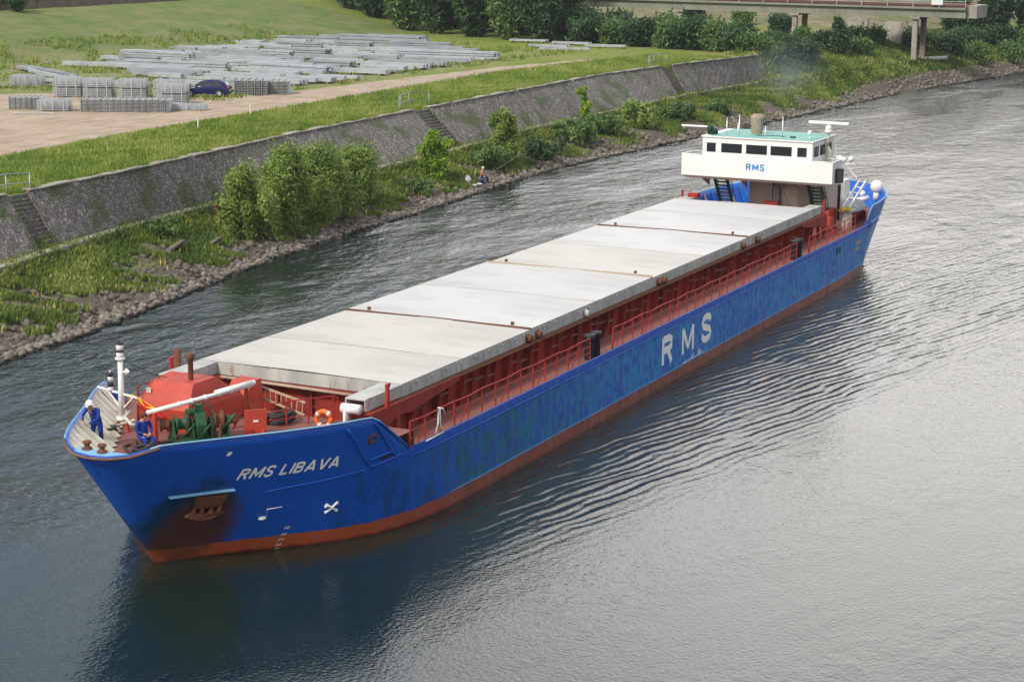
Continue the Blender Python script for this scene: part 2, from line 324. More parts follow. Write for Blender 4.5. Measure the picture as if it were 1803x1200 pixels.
for x in xs:
    a,b,c=yw(x),yl(x),yt(x)
    ys=[a-9,a-2,a,a+(b-a)*.25,a+(b-a)*.5,a+(b-a)*.75,b-.6,b,b+.9,c-.01]+list(c+tops)
    for i,y in enumerate(ys):
        n=0 if i<2 or 6<=i<=10 else (.18 if i<6 else .05)
        V.append((x,y,gz(x,y)+n*math.sin(x*1.7+y*2.3)*math.cos(x*.8-y*1.1)))
    rows=len(ys)
V=np.array(V); nx=len(xs)
F=[(i*rows+j,(i+1)*rows+j,(i+1)*rows+j+1,i*rows+j+1) for i in range(nx-1) for j in range(rows-1)]
X,Y=V[:,0],V[:,1]
dirt=poly_mask(DIRT,X,Y); yard=poly_mask(YARD,X,Y)
bank=(Y<yt(X)-.02).astype(float)
rock=np.clip(1.15-(Y-yw(X))/np.maximum(.62*(yl(X)-yw(X)),1),0,1)*bank; rock=np.maximum(rock,.52*bank*(X<173)); rock=np.maximum(rock,(Y>yl(X)+.8)*bank*(X<173)); rock=np.maximum(rock,((X>150)*np.clip(1-(Y-yw(X))/6,0,1))*bank)
sand=np.clip((X-222)/14,0,1)*np.clip((Y-24-0)/8,0,1)*(1-np.clip((Y-95)/10,0,1))
dike=np.clip((Y-96)/4,0,1)*(X<200)
b=NB('ground')
n1=b.noise(.12,6,.6); n2=b.noise(1.3,6,.7); n3=b.noise(6,4,.7); n4=b.noise(.45,5,.65,(1,.5,1))
g=b.mix(b.ramp(n2,.35,.68),(.14,.21,.03),(.26,.30,.06)); g=b.mix(b.ramp(n1,.42,.62,0,.75),g,(.26,.26,.10)); g=b.mix(b.ramp(n3,.55,.7,0,.5),g,(.07,.13,.025))
dk=b.mix(b.ramp(n4,.35,.65),(.13,.20,.05),(.20,.225,.085)); dk=b.mix(b.ramp(n2,.5,.7,0,.6),dk,(.09,.15,.035)); dk=b.mix(b.ramp(n3,.5,.7,0,.55),dk,(.08,.125,.03)); dk=b.mix(b.ramp(b.noise(2.6,6,.75),.55,.72,0,.6),dk,(.24,.24,.11)); dk=b.mix(b.ramp(b.noise(.13,5,.65,(1,1.8,1)),.46,.62,0,.65),dk,(.25,.235,.11)); g=b.mix(b.attr('dike'),g,dk)
yd=b.mix(b.ramp(n2,.4,.6),(.17,.22,.06),(.33,.29,.18)); g=b.mix(b.math('MULTIPLY',b.attr('yard'),b.ramp(n4,.3,.55)),g,yd)
d=b.mix(b.ramp(n4,.3,.7),(.44,.345,.25),(.54,.435,.325)); d=b.mix(b.ramp(n3,.55,.75,0,.5),d,(.35,.285,.22)); d=b.mix(b.ramp(b.noise(.8,5,.6,(.25,1.6,1)),.48,.66,0,.8),d,(.33,.27,.21)); d=b.mix(b.ramp(b.noise(.35,5,.7),.55,.7,0,.6),d,(.36,.33,.29))
g=b.mix(b.ramp(b.math('ADD',b.attr('dirt'),b.math('MULTIPLY',b.math('SUBTRACT',n2,.5),.9)),.42,.6),g,d)
r=b.mix(b.ramp(n3,.4,.6),(.085,.07,.058),(.17,.14,.115)); g=b.mix(b.ramp(b.math('ADD',b.attr('rock'),b.math('MULTIPLY',b.math('SUBTRACT',n2,.5),1.4)),.35,.6),g,r)
sd_=b.mix(b.ramp(n4,.35,.6),(.30,.23,.17),(.16,.17,.08)); g=b.mix(b.math('MULTIPLY',b.attr('sand'),b.ramp(n2,.25,.5)),g,sd_)
b.col(g); b.rough(.95); b.p.inputs['Specular IOR Level'].default_value=.1; b.bump(b.math('ADD',n3,n2),.22,.8); MT['ground']=b.m
tag(npmesh('ground',V,F,MT['ground'],attrs=dict(dirt=('POINT',dirt),yard=('POINT',yard),rock=('POINT',rock),sand=('POINT',sand),dike=('POINT',dike)),smooth=True),kind='structure')
# water
b=NB('river water'); P=b.xyz()
b.col((.009,.019,.014)); b.rough(.02); b.p.inputs['IOR'].default_value=1.42; b.p.inputs['Specular IOR Level'].default_value=.55
def band(dirx,diry,wl,dist,k):
    v=b.math('ADD',b.math('MULTIPLY',P[0],dirx),b.math('MULTIPLY',P[1],diry)); v=b.math('ADD',v,b.math('MULTIPLY',b.noise(k,2,.5),dist))
    return b.math('SINE',b.math('MULTIPLY',v,2*math.pi/wl))
def vdist(c,sc):
    q=b.n('ShaderNodeVectorMath'); q.operation='DISTANCE'; mp=b.n('ShaderNodeMapping'); mp.inputs['Scale'].default_value=sc; b.l(b.tc.outputs['Object'],mp.inputs[0]); b.l(mp.outputs[0],q.inputs[0]); q.inputs[1].default_value=tuple(a*s for a,s in zip(c,sc)); return q.outputs['Value']
rip=b.noise(2.2,3,.55,(1,1,1),.3); rip2=b.noise(.75,3,.5,(.75,1.2,1),.2); fine=b.noise(7,2,.5)
calm=b.ramp(b.noise(.09,3,.5,(.7,1.6,1)),.38,.60,.30,1)
# livelier water between the ship and the bank and behind the ship; calmer on the near side
lively=b.ramp(P[1],3,9,.13,.75); aft=b.ramp(P[0],25,75,0,.28); amp=b.math('MINIMUM',b.math('ADD',lively,aft),1.8)
h=b.math('MULTIPLY',b.math('ADD',b.math('MULTIPLY',rip,.5),b.math('MULTIPLY',rip2,1.0)),b.math('MULTIPLY',amp,calm)); h=b.math('ADD',h,b.math('MULTIPLY',fine,.05))
# diverging wake crests on the port side
wk=b.math('ADD',band(.235,.97,.47,.9,.3),b.math('MULTIPLY',band(.30,.95,.85,1.6,.2),.9))
edge=b.math('ADD',P[1],b.math('MULTIPLY',P[0],.14))       # y + .14x : -> inside when > limit
m=b.math('MULTIPLY',b.ramp(edge,-11.5,-8.0),b.ramp(P[0],2,14)); m=b.math('MULTIPLY',m,b.ramp(P[0],95,45)); m=b.math('MULTIPLY',m,b.ramp(b.noise(.16,3,.6,(1,2.5,1)),.30,.6,.25,1)); m=b.math('MULTIPLY',m,b.ramp(P[1],0,-4))
h=b.math('ADD',h,b.math('MULTIPLY',b.math('MULTIPLY',wk,m),.05))
wk2=b.math('MULTIPLY',band(.12,.99,1.9,3.0,.12),b.math('MULTIPLY',b.ramp(P[1],-3,-9),b.ramp(P[0],30,55))); h=b.math('ADD',h,b.math('MULTIPLY',wk2,.02))
# bow wave rings
bw=b.math('SINE',b.math('MULTIPLY',b.math('ADD',vdist((.3,0,0),(1,1,0)),b.math('MULTIPLY',b.noise(.8,2),.5)),9.0)); h=b.math('ADD',h,b.math('MULTIPLY',b.math('MULTIPLY',bw,b.ramp(vdist((.3,0,0),(1,1,0)),3,.3)),.02))
b.bump(h,.34,.85); MT['water']=b.m
wm=MB(); wm.add([(-200,-400,0),(1200,-400,0),(1200,140,0),(-200,140,0)],[(0,1,2,3)])
tag(wm.build('river',MT['water']),kind='structure')
# ---------------------------------------------------------------- quay walls
b=NB('quay stone'); ve=b.vor(5.2,feature='DISTANCE_TO_EDGE'); vc=b.vor(5.2,outp=1); sep=b.n('ShaderNodeSeparateColor'); b.l(vc,sep.inputs[0])
c=b.mix(sep.outputs[0],(.15,.138,.122),(.33,.305,.275)); c=b.mix(b.ramp(sep.outputs[1],.85,1,0,.8),c,(.45,.40,.35)); c=b.mix(b.ramp(b.noise(11,5,.7),.5,.7,0,.6),c,(.085,.08,.068)); c=b.mix(b.ramp(ve,.07,.01,0,.6),c,(.055,.055,.042)); c=b.mix(b.ramp(b.noise(.5,5,.7,(1,1,.4)),.5,.65,0,.5),c,(.16,.15,.13))
c=b.mix(b.ramp(b.noise(.35,6,.7),.50,.62,0,.8),c,(.09,.12,.04)); b.col(c); b.rough(.95); b.bump(b.ramp(ve,0,.12),.07,1); MT['stone']=b.m
GAPS=[(36.3,38.4),(92.0,95.0),(149.5,152.5)]
segs=[(-40,36.3),(38.4,92.0),(95.0,149.5),(152.5,173.5)]
WL_=['stone quay wall at far left, left of the first stair recess','long stone quay wall between the left stairs and the middle stairs behind the willow bush','stone quay wall between the middle stairs and the far small guard rail','short last piece of stone quay wall ending at the dark bushes']
def wallpt(x,t,off=0):   # t 0 bottom .. 1 top
    y0,z0,y1,z1=yl(x)+.75,1.85,yt(x),5.02
    return (x,y0+(y1-y0)*t-off*.78,z0+(z1-z0)*t+off*.6)
for (x0,x1),lab in zip(segs,WL_):
    root=empty('quay_wall',((x0+x1)/2,float(yl((x0+x1)/2)),0),0,lab,'wall','stone quay walls along the canal')
    px=np.arange(x0,x1+.01,max(.5,(x1-x0)/90)); V=[];F=[]; K=7
    px[-1]=x1
    rc=root.location
    for x in px:
        for k in range(K): 
            p=wallpt(x,k/(K-1),.32); n=.05*math.sin(x*3.1+k*2)*math.cos(x*1.3+k); V.append((p[0]-rc.x,p[1]-rc.y-n,p[2]))
        p=wallpt(x,1,-.4); V.append((p[0]-rc.x,p[1]-rc.y,p[2]-.3))
    n=K+1
    F=[(i*n+k,(i+1)*n+k,(i+1)*n+k+1,i*n+k+1) for i in range(len(px)-1) for k in range(K)]
    m=MB(); m.add(V,F)
    for i in (0,len(px)-1):
        q=wallpt(px[i],0,-.4); m.add([V[i*n],V[i*n+K-1],V[i*n+K],(q[0]-rc.x,q[1]-rc.y,q[2])],[(0,1,2,3)])
    m.build('facing',MT['stone'],root)
    c=MB()
    for i in range(len(px)-1):
        a,bb=px[i],px[i+1]; 
        if (i*7)%23==3: continue
        h=.07+.03*math.sin(i*5.3)
        c.add([(a-rc.x+.01,yt(a)-.42-rc.y,5.16),(bb-rc.x-.01,yt(bb)-.42-rc.y,5.16),(bb-rc.x-.01,yt(bb)+.2-rc.y,5.16),(a-rc.x+.01,yt(a)+.2-rc.y,5.16),
               (a-rc.x+.01,yt(a)-.42-rc.y,5.16+h),(bb-rc.x-.01,yt(bb)-.42-rc.y,5.16+h),(bb-rc.x-.01,yt(bb)+.2-rc.y,5.16+h),(a-rc.x+.01,yt(a)+.2-rc.y,5.16+h)],
              [(3,2,1,0),(4,5,6,7),(0,1,5,4),(1,2,6,5),(2,3,7,6),(3,0,4,7)])
    c.build('coping',MT['concrete'],root)
for (x0,x1),lab in zip(GAPS,['overgrown stone stairs in the left gap of the quay wall beside the pale railing','stone stairs in the middle gap of the quay wall below the green guard rail','far stone stairs in the quay wall below the small fence']):
    m=MB(); xc=(x0+x1)/2; yc=float(yl(xc))
    for k in range(14):
        t=k/14; p=wallpt(xc,t,.0); p2=wallpt(xc,t+1/14,.0)
        m.box(x0-xc+.02,x1-xc-.02,p[1]-yc,p2[1]-yc+.5,p[2]-.3,p[2]+.2)
    for s in (x0,x1): m.add([tuple(np.array(wallpt(s+(.02 if s==x0 else -.02),t,o))-np.array((xc,yc,0))) for t,o in((0,.30),(1,.30),(1,-.3),(0,-.3))],[(0,1,2,3)])
    o=m.build('stone_stairs',MT['stone']); o.location=(xc,yc,0); tag(o,lab,'stairs','stairs in the quay wall')
m=MB(); px=np.arange(-40,172,1.5)
for i in range(len(px)-1):
    a,bb=px[i],px[i+1]-.02
    w_=.55
    m.add([(a,yl(a)-.1,1.3),(bb,yl(bb)-.1,1.3),(bb,yl(bb)+w_,1.3),(a,yl(a)+w_,1.3),(a,yl(a)-.1,2.2),(bb,yl(bb)-.1,2.2),(bb,yl(bb)+w_,2.2),(a,yl(a)+w_,2.2)],[(3,2,1,0),(4,5,6,7),(0,1,5,4),(1,2,6,5),(2,3,7,6),(3,0,4,7)])
tag(m.build('stone_ledge',MT['concrete']),'narrow pale stone ledge running along the foot of the sloping quay wall','ledge')
# ---------------------------------------------------------------- riprap
def rock_proto(seed):
    bm=bmesh.new(); r=random.Random(seed)
    for _ in range(15):
        q=Vector((r.gauss(0,1),r.gauss(0,1),r.gauss(0,1))).normalized(); bm.verts.new(q)
    h_=bmesh.ops.convex_hull(bm,input=bm.verts); bmesh.ops.delete(bm,geom=[g for g in h_['geom_interior'] if isinstance(g,bmesh.types.BMVert)],context='VERTS'); bmesh.ops.triangulate(bm,faces=bm.faces); bm.verts.index_update()
    sx,sy,sz=r.uniform(.8,1.25),r.uniform(.7,1),r.uniform(.5,.8)
    for v in bm.verts: k=r.uniform(.78,1.12); v.co=Vector((v.co.x*sx*k,v.co.y*sy*k,v.co.z*sz*k))
    V=np.array([v.co[:] for v in bm.verts]); F=np.array([[v.index for v in f.verts] for f in bm.faces]); bm.free(); return V,F
RP=[rock_proto(i) for i in range(6)]
def randrot(n):
    q=rng.normal(size=(n,4)); q/=np.linalg.norm(q,axis=1)[:,None]; w_,x,y,z=q.T
    return np.stack([1-2*(y*y+z*z),2*(x*y-z*w_),2*(x*z+y*w_),2*(x*y+z*w_),1-2*(x*x+z*z),2*(y*z-x*w_),2*(x*z-y*w_),2*(y*z+x*w_),1-2*(x*x+y*y)],1).reshape(n,3,3)
b=NB('riprap stone'); t=b.attr('tint'); c=b.mix(t,(.085,.072,.06),(.29,.25,.205)); c=b.mix(b.ramp(b.noise(5,4),.4,.7,0,.5),c,(.15,.125,.10)); P3=b.n('ShaderNodeNewGeometry'); sz=b.n('ShaderNodeSeparateXYZ'); b.l(P3.outputs['Position'],sz.inputs[0])
c=b.mix(b.ramp(sz.outputs[2],.22,.08),c,(.03,.028,.022)); b.col(c); b.rough(.85); b.bump(b.noise(9,4),.03,.6); MT['rock']=b.m
VV=[];FF=[];TT=[];off=0
def addrocks(n,xf,yf,sf,tint):
    global off
    for _ in range(n):
        x=xf(); y=yf(x); s=sf(); V,F=RP[rng.integers(6)]; R=randrot(1)[0]; z=gz(x,y)
        VV.append((V*s)@R.T*np.array([1,1,.85])+[x,y,z+s*.12]); FF.append(F+off); TT.append(np.full(len(F),tint())); off+=len(V)
addrocks(1800,lambda:20+95*rng.random()**1.3,lambda x:yw(x)+abs(rng.normal())*.55-.2,lambda:rng.uniform(.13,.34),lambda:rng.uniform(.35,1))
addrocks(2400,lambda:18+100*rng.random()**1.2,lambda x:yw(x)+(yl(x)-yw(x))*rng.random()**1.4*.75,lambda:rng.uniform(.13,.36),lambda:rng.uniform(0,.45))
addrocks(1300,lambda:115+145*rng.random(),lambda x:yw(x)+rng.random()**1.7*3.2-.2,lambda:rng.uniform(.2,.42),lambda:rng.uniform(.1,.8))
tag(npmesh('riprap',np.concatenate(VV),np.concatenate(FF),MT['rock'],attrs=dict(tint=('FACE',np.concatenate(TT)))),'brown riprap rubble heaped along the water edge','rubble',kind='stuff')
for (x,y,s,l) in [(45.5,31.6,1.0,'large flat tilted stone slab left of the big willow bush'),(49.3,31.3,.8,'smaller tilted slab next to the foot of the big willow bush'),(121,33.3,.75,'large dark rounded stone on the slope above the shoreline behind the ship wheelhouse')]:
    V,F=RP[2]; o=npmesh('boulder',V*[s,s*.7,s*.35],F,MT['rock'],attrs=dict(tint=('FACE',np.full(len(F),.6)))); o.location=(x,y,gz(x,y)+.25); o.rotation_euler=(.2,.45,1.9); tag(o,l,'boulder')
# ---------------------------------------------------------------- foliage
def leaves(C,N,size,elong=1.6,seed=0):
    """quads centred at C (n,3), facing about N"""
    r=np.random.default_rng(seed); n=len(C); d=N+r.normal(size=(n,3))*.8; d/=np.linalg.norm(d,axis=1)[:,None]
    a=np.cross(d,r.normal(size=(n,3))); a/=np.linalg.norm(a,axis=1)[:,None]; bb=np.cross(d,a); s=size*r.uniform(.6,1.35,(n,1))
    V=np.stack([C+a*s*elong,C+bb*s*.55,C-a*s*elong,C-bb*s*.55],1).reshape(-1,3); F=np.arange(n*4).reshape(n,4); return V,F
def crown_pts(blobs,n,seed,shell=.45):
    r=np.random.default_rng(seed); w_=np.array([bl[3]*bl[4]+bl[3]*bl[5]+bl[4]*bl[5] for bl in blobs]); w_=w_/w_.sum(); idx=r.choice(len(blobs),n,p=w_); B=np.array(blobs)[idx]
    d=r.normal(size=(n,3)); d/=np.linalg.norm(d,axis=1)[:,None]; rr=r.random((n,1))**shell; rr=rr*(1+.22*r.normal(size=(n,1)))
    C=B[:,:3]+d*rr*B[:,3:6]; return C,d,idx,r
def make_tree(name,h,rw,mat,n,leaf,seed,trunk=.12,low=.15,elong=1.6,nb=16,label=None,cat='tree',group=None,spiky=0,clump=0):
    r=random.Random(seed); root=empty(name,(0,0,0),0,label,cat,group); blobs=[]
    for k in range(nb):
        t=(k+.5)/nb; z=h*(low+(1-low)*t*.9); wr=rw*math.sin(math.pi*min(1,(.18+.82*(1-t)**.8)))**.6 if not spiky else rw*(1-t*.6)
        a=r.uniform(0,6.28); q=r.uniform(.1,.85)*wr; s=rw*r.uniform(.17,.40)*(1-.3*t)*min(1.25,(16/nb)**.33*1.15)
        blobs.append((q*math.cos(a),q*math.sin(a),z,s,s,s*r.uniform(.8,1.3)*(1+spiky)))
    C,d,idx,rr=crown_pts(blobs,n,seed); C[:,2]=np.maximum(C[:,2],.05)
    if clump: 
        g=rr.integers(0,n//clump,n); C=C*.35+C[g]*.65+rr.normal(size=C.shape)*leaf*1.5
    V,F=leaves(C,d+np.array([0,0,.5]),leaf,elong,seed)
    bt=rr.random(nb)*.7; tint=np.clip(bt[idx]+rr.random(n)*.4-.05,0,1)
    npmesh('crown',V,F,mat,root,dict(tint=('FACE',tint)))
    m=MB(); m.tube([(0,0,-.3),(rw*.03,0,h*.35),(-rw*.04,rw*.04,h*.7)],[trunk,trunk*.7,trunk*.3],7)
    for bl in blobs[::2]: m.tube([(0,0,bl[2]*.45),(bl[0]*.5,bl[1]*.5,bl[2]*.75),bl[:3]],[trunk*.45,trunk*.3,trunk*.12],5)
    m.build('trunk',MT['bark'],root); return root
def place(t,x,y,s=1,rz=0,label=None,dz=0):
    t.location=(x,y,gz(x,y)-.05+dz); t.scale=(s,s,s); t.rotation_euler=(0,0,rz)
    if label: t['label']=label
    return t
# shrubs on the bank
SH=[('willow_bush',4.6,2.6,53.4,31.3,'leaf_willow',17000,.075,'large willow bush at the left end of the thicket on the near bank'),
('willow_bush',5.6,3.0,57.4,31.2,'leaf_willow',21000,.075,'tall willow bush in the middle of the thicket on the near bank'),
('willow_bush',5.0,3.2,62.8,31.9,'leaf_willow',21000,.075,'broad willow bush right of the middle of the thicket on the near bank'),
('willow_bush',4.2,3.0,68.6,32.6,'leaf_willow',17000,.075,'lowest willow bush at the right end of the thicket on the near bank'),
('young_tree',4.0,1.7,82.5,33.3,'leaf_bright',10000,.09,'bright yellow green young tree below the middle stairs in the quay wall'),
('willow_bush',4.7,2.0,95.0,33.7,'leaf_willow',13000,.085,'rounded green bush on the slope right of the bright yellow green tree'),
('willow_bush',1.9,1.9,92.2,33.4,'leaf_mid',3500,.11,'low dark shrub spreading at the left foot of the rounded green bush'),
('willow_bush',1.7,2.1,101.5,33.2,'leaf_dark',4000,.12,'low dark shrub on the rubble right of the rounded green bush'),
('young_tree',3.5,.9,122.0,38.2,'leaf_bright',2600,.13,'slim bright green sapling against the quay wall in the middle distance'),
('willow_bush',2.0,2.4,112,34.8,'leaf_mid',3500,.13,'wide green shrub below the quay wall left of the ship wheelhouse'),
('willow_bush',1.9,2.6,118.5,34.8,'leaf_mid',3500,.13,'wide green shrub right below the slim bright sapling'),
('willow_bush',2.0,2.6,128,35.2,'leaf_willow',3500,.14,'pale willowy shrub on the slope behind the bare masts of the wheelhouse'),
('willow_bush',1.5,2.2,137,34.5,'leaf_mid',2800,.14,'low shrub on the bank beyond the wheelhouse roof'),
('willow_bush',1.3,2.0,146,33.0,'leaf_mid',2500,.14,'small low shrub near the end of the lower stone ledge'),
('weed_bush',1.3,1.2,47.5,33.6,'leaf_mid',2500,.09,'low leafy bush on the ledge left of the willow thicket'),
('weed_bush',1.1,1.3,77.5,31.8,'leaf_mid',2500,.09,'low bush on the rubble between the thicket and the bright tree')]
for i,(nm,h,rw,x,y,mt,n,lf,lb) in enumerate(SH):
    t=make_tree(nm,h,rw,MT[mt],n,lf,20+i,trunk=.06,low=.12,elong=2.0 if 'willow' in nm else 1.4,nb=34 if rw>1.3 else 14,label=lb,cat='bush' if 'bush' in nm else 'tree',group='bushes on the canal bank',spiky=.5 if 'willow' in mt else 0)
    place(t,x,y,1,i)
o=make_tree('dry_bush',1.2,.45,leafmat('reddish dry foliage',(.20,.08,.04),(.28,.13,.06),(.3,.2,.08)),900,.08,77,trunk=.03,nb=6,label='dry reddish brown bush on the left flank of the willow thicket',cat='bush'); place(o,51.6,32.2,1,0,dz=1.2)
# background trees
protos=[]
for k,(nm,h,rw,mt,n,lf) in enumerate([('broadleaf_tree',11,4.2,'leaf_dark',12000,.28),('broadleaf_tree',12.5,4.6,'leaf_dark',13000,.29),('broadleaf_tree',9.5,3.8,'leaf_mid',10000,.27),('broadleaf_shrub',4.0,3.8,'leaf_dark',5500,.22),('broadleaf_shrub',3.7,3.4,'leaf_mid',5000,.22),('conical_tree',6.2,1.7,'leaf_dark',4500,.20)]):
    protos.append(make_tree(nm,h,rw,MT[mt],n,lf,100+k,trunk=.2 if k<3 else .08,low=.06,nb=46 if k<3 else 26,cat='tree',spiky=.6 if k==5 else 0,clump=5))
used=set()
TR=[]
line=[(206,113),(203,107),(198,99),(194,92),(190,84.5),(187.5,78),(185.5,72)]
for i,(x,y) in enumerate(line): TR.append(((i*2+1)%3,x,y,rng.uniform(.9,1.1)))
for i,(x,y) in enumerate([(209,104),(203,95),(200,88),(196,80),(192,74),(213,97),(207,87),(214,110),(210,118)]): TR.append((i%2,x+2,y,rng.uniform(1.1,1.3)))
for i,(x,y,s) in enumerate([(186,66,.95),(185,61.5,.9),(183,57,.95),(182,53,1.0),(180.5,49.5,.95),(180,46,1.0),(179,42.5,.9),(176.5,40.5,.75),(189,63,1.1),(187,55,1.1),(185,50,1.05),(184,44,.85),(192,70,1.25),(178,38.4,.7),(183,39.5,.7),(190,47,.8),(188,40,.6)]): TR.append((3+i%2,x,y,s))
TR+= [(5,196,35.2,.9),(3,184,36.2,.8),(3,197,37.5,.7),(4,201,33.5,.7),(3,206,36,.75),(4,213,35,.7),(3,219,31,.8),(3,221,27,.8),(4,226,24,.75),(3,231,27,.9),(4,236,21.5,.8),(3,241,24,.9),(0,252,27,1.0),(1,262,24,1.0),(0,272,20,1.1),(1,282,22,1.1),(2,250,33,.9),(0,262,37,1.0),(3,243,30,1.1),(4,248,20,1.1),(3,255,16,1.1),(1,296,14,1.1),(0,300,30,1.1),(4,203,42,.6),(3,224,52,.7),(4,230,60,.7),(3,235,70,.8),(3,218,62,.6)]
names=['tall dark broadleaf tree','big dense dark tree','lighter green broadleaf tree','dark rounded shrub','mid green rounded shrub','slender dark conical tree']
def where(x,y):
    if y>70: return ('in the wood behind the steel yard, front row' if (x,y) in line else 'in the wood behind the steel yard, back row'),'trees of the wood behind the steel yard'
    if x<194 and y>38: return 'in the hedge before the railway bridge','shrubs along the hedge before the bridge'
    if x<246: return 'around the bridge piers','shrubs around the bridge piers'
    return 'past the right bridge end','trees beyond the right end of the bridge'
cnt={}
ordw=['first','second','third','fourth','fifth','sixth','seventh','eighth','ninth','tenth','eleventh','twelfth']
for k,x,y,s in sorted(TR,key=lambda t:(t[1]*-.43+t[2]*.9),reverse=True):
    o=protos[k] if k not in used else copy_tree(protos[k]); used.add(k)
    wr,gr=where(x,y); key=(k,wr); cnt[key]=cnt.get(key,0)+1
    place(o,x,y,s,rng.uniform(0,6.3)); o['label']=f'{names[k]} {wr}, {ordw[min(cnt[key],12)-1]} from left'; o['group']=gr; o['category']='shrub' if k in(3,4) else 'tree'
o=make_tree('broadleaf_shrub',2.6,1.8,MT['leaf_dark'],3000,.2,300,trunk=.08,nb=10,label='single dark bush on top of the dike at the far left',cat='shrub'); place(o,140,121,1,0)
# weeds and grass
def scatter(name,n,xf,yf,hf,wf,mat,label,cat,seed,leafy=False,blades=3,filt=None):
    r=np.random.default_rng(seed); x=xf(r,n); y=yf(r,x,n)
    if filt is not None: k=filt(x,y); x=x[k]; y=y[k]
    z=np.array([gz(a,b_) for a,b_ in zip(x,y)]); n=len(x)
    P0=np.stack([x,y,z],1).repeat(blades,0); m=len(P0); P0[:,:2]+=r.normal(size=(m,2))*.10
    h=hf(r,m); wd=wf(r,m); a=r.uniform(0,6.28,m); lean=r.normal(size=(m,2))*.35*h[:,None]
    dx=np.stack([np.cos(a)*wd,np.sin(a)*wd,np.zeros(m)],1); tip=P0+np.stack([lean[:,0],lean[:,1],h],1)
    if leafy: V=np.stack([P0-[0,0,.05],(P0+tip)/2+dx,tip,(P0+tip)/2-dx],1)
    else: V=np.stack([P0-dx-[0,0,.05],P0+dx-[0,0,.05],tip+dx*.25,tip-dx*.25],1)
    cl=np.sin(x*.9+3*np.sin(y*.7))*.25+np.sin(x*.23)*.2; t=np.clip(.4+cl.repeat(blades)+r.normal(size=m)*.25,0,1)
    return tag(npmesh(name,V.reshape(-1,3),np.arange(m*4).reshape(m,4),MT[mat],attrs=dict(tint=('FACE',t))),label,cat,kind='stuff')
def xnear(a,b_,p=1.5): return lambda r,n:a+(b_-a)*r.random(n)**p
pat=lambda x,y:(np.sin(x*.55+1.3*np.sin(y*.9))+np.sin(x*1.9+y*1.4)*.6+.9*(((y-yw(x))/(yl(x)-yw(x)))-.45)*3)
scatter('weeds',38000,xnear(15,174,1.15),lambda r,x,n:yw(x)+(yl(x)-yw(x))*(.13+.89*r.random(n)),lambda r,m:r.uniform(.15,.45,m),lambda r,m:r.uniform(.03,.08,m),'weed','green weeds and grass growing over the rubble slope','weeds',1,True,4,lambda x,y:pat(x,y)>-.1)
scatter('weeds',5000,xnear(15,172),lambda r,x,n:yl(x)+.5+r.random(n)*.8,lambda r,m:r.uniform(.15,.4,m),lambda r,m:r.uniform(.03,.07,m),'weed','weeds sprouting along the foot of the quay wall','weeds',2,True,4,lambda x,y:np.sin(x*.7)+np.sin(x*.21+1)>-.4)
scatter('grass',26000,xnear(25,172,1.3),lambda r,x,n:yt(x)+.3+(r.random(n)**1.3)*11,lambda r,m:r.uniform(.08,.30,m),lambda r,m:r.uniform(.02,.05,m),'turf','green grass strip between the quay wall and the dirt road','grass',3,False,4,lambda x,y:y<48.8+(x-40)*.055)
scatter('grass',16000,lambda r,n:r.uniform(172,262,n),lambda r,x,n:yw(x)+3+r.random(n)*13,lambda r,m:r.uniform(.2,.6,m),lambda r,m:r.uniform(.06,.15,m),'weed','rough green growth on the bank slope below the bridge','weeds',4,True,4)
scatter('grass',12000,lambda r,n:r.uniform(92,176,n),lambda r,x,n:r.uniform(55,108,n),lambda r,m:r.uniform(.15,.45,m),lambda r,m:r.uniform(.05,.1,m),'turf','grass growing between the steel bundles in the yard','grass',5,False,3,lambda x,y:(y>59.5)&(np.sin(x*.5)+np.sin(y*.6+x*.1)>-.2))
scatter('flowers',500,xnear(16,100),lambda r,x,n:yw(x)+(yl(x)-yw(x))*(.2+.7*r.random(n)),lambda r,m:r.uniform(.25,.5,m),lambda r,m:r.uniform(.02,.045,m),'flower','tiny yellow and white wild flowers scattered on the bank','flowers',6,True,2,lambda x,y:np.sin(x*1.1)+np.sin(y*2+x)>.5)

scatter('grass',5000,xnear(20,173,1.1),lambda r,x,n:yt(x)-.12+.35*r.random(n),lambda r,m:r.uniform(.25,.55,m),lambda r,m:r.uniform(.02,.05,m),'turf','grass fringe overhanging the top edge of the quay wall','grass',8,False,4,lambda x,y:np.sin(x*1.3)+np.sin(x*.37+2)+np.sin(x*3.1)*.6>.1)
# ---------------------------------------------------------------- ship
ship=empty('cargo_ship',(0,0,0),0,'long blue cargo ship with white hatch covers and white wheelhouse','ship')
W0=([0,.15,.4,.81,1.89,2.99,4.58,5.91,7.5,9.4,12],[0,.2,.42,.75,1.6,2.65,4.1,4.9,5.35,5.62,5.7])
W1=([0,.12,.5,1.2,2,3,4,5,6,7,8,9,10,15],[0,.6,1.12,1.65,2.15,2.8,3.42,4.05,4.65,5.15,5.5,5.68,5.7,5.7])
S0=([58,63.4,67,70,72,72.6],[5.7,5.5,4.6,3,1.2,0])
S1=([58,62,66,69,71.5,73.5,75,75.6],[5.7,5.7,5.65,5.4,4.7,3.6,2,0])
def hb(x,z):
    k=min(max(z/4.4,-.15),1.1)
    if x<15:
        D=12+3*k; d=x+2.95*k; kk=max(k,0)
        return (1-kk)*I(d*12/D,*W0)+kk*I(d*15/D,*W1)
    if x>58:
        k=min(max(z/4.,0),1); u=(x-58)/(14.6+3*k)
        return (1-k)*I(58+u*14.6,*S0)+k*I(58+u*17.6,*S1)
    return 5.7
def cen(x,z): return .3*min(max(z/4.4,0),1)*min(max((2-x)/3,0),1)
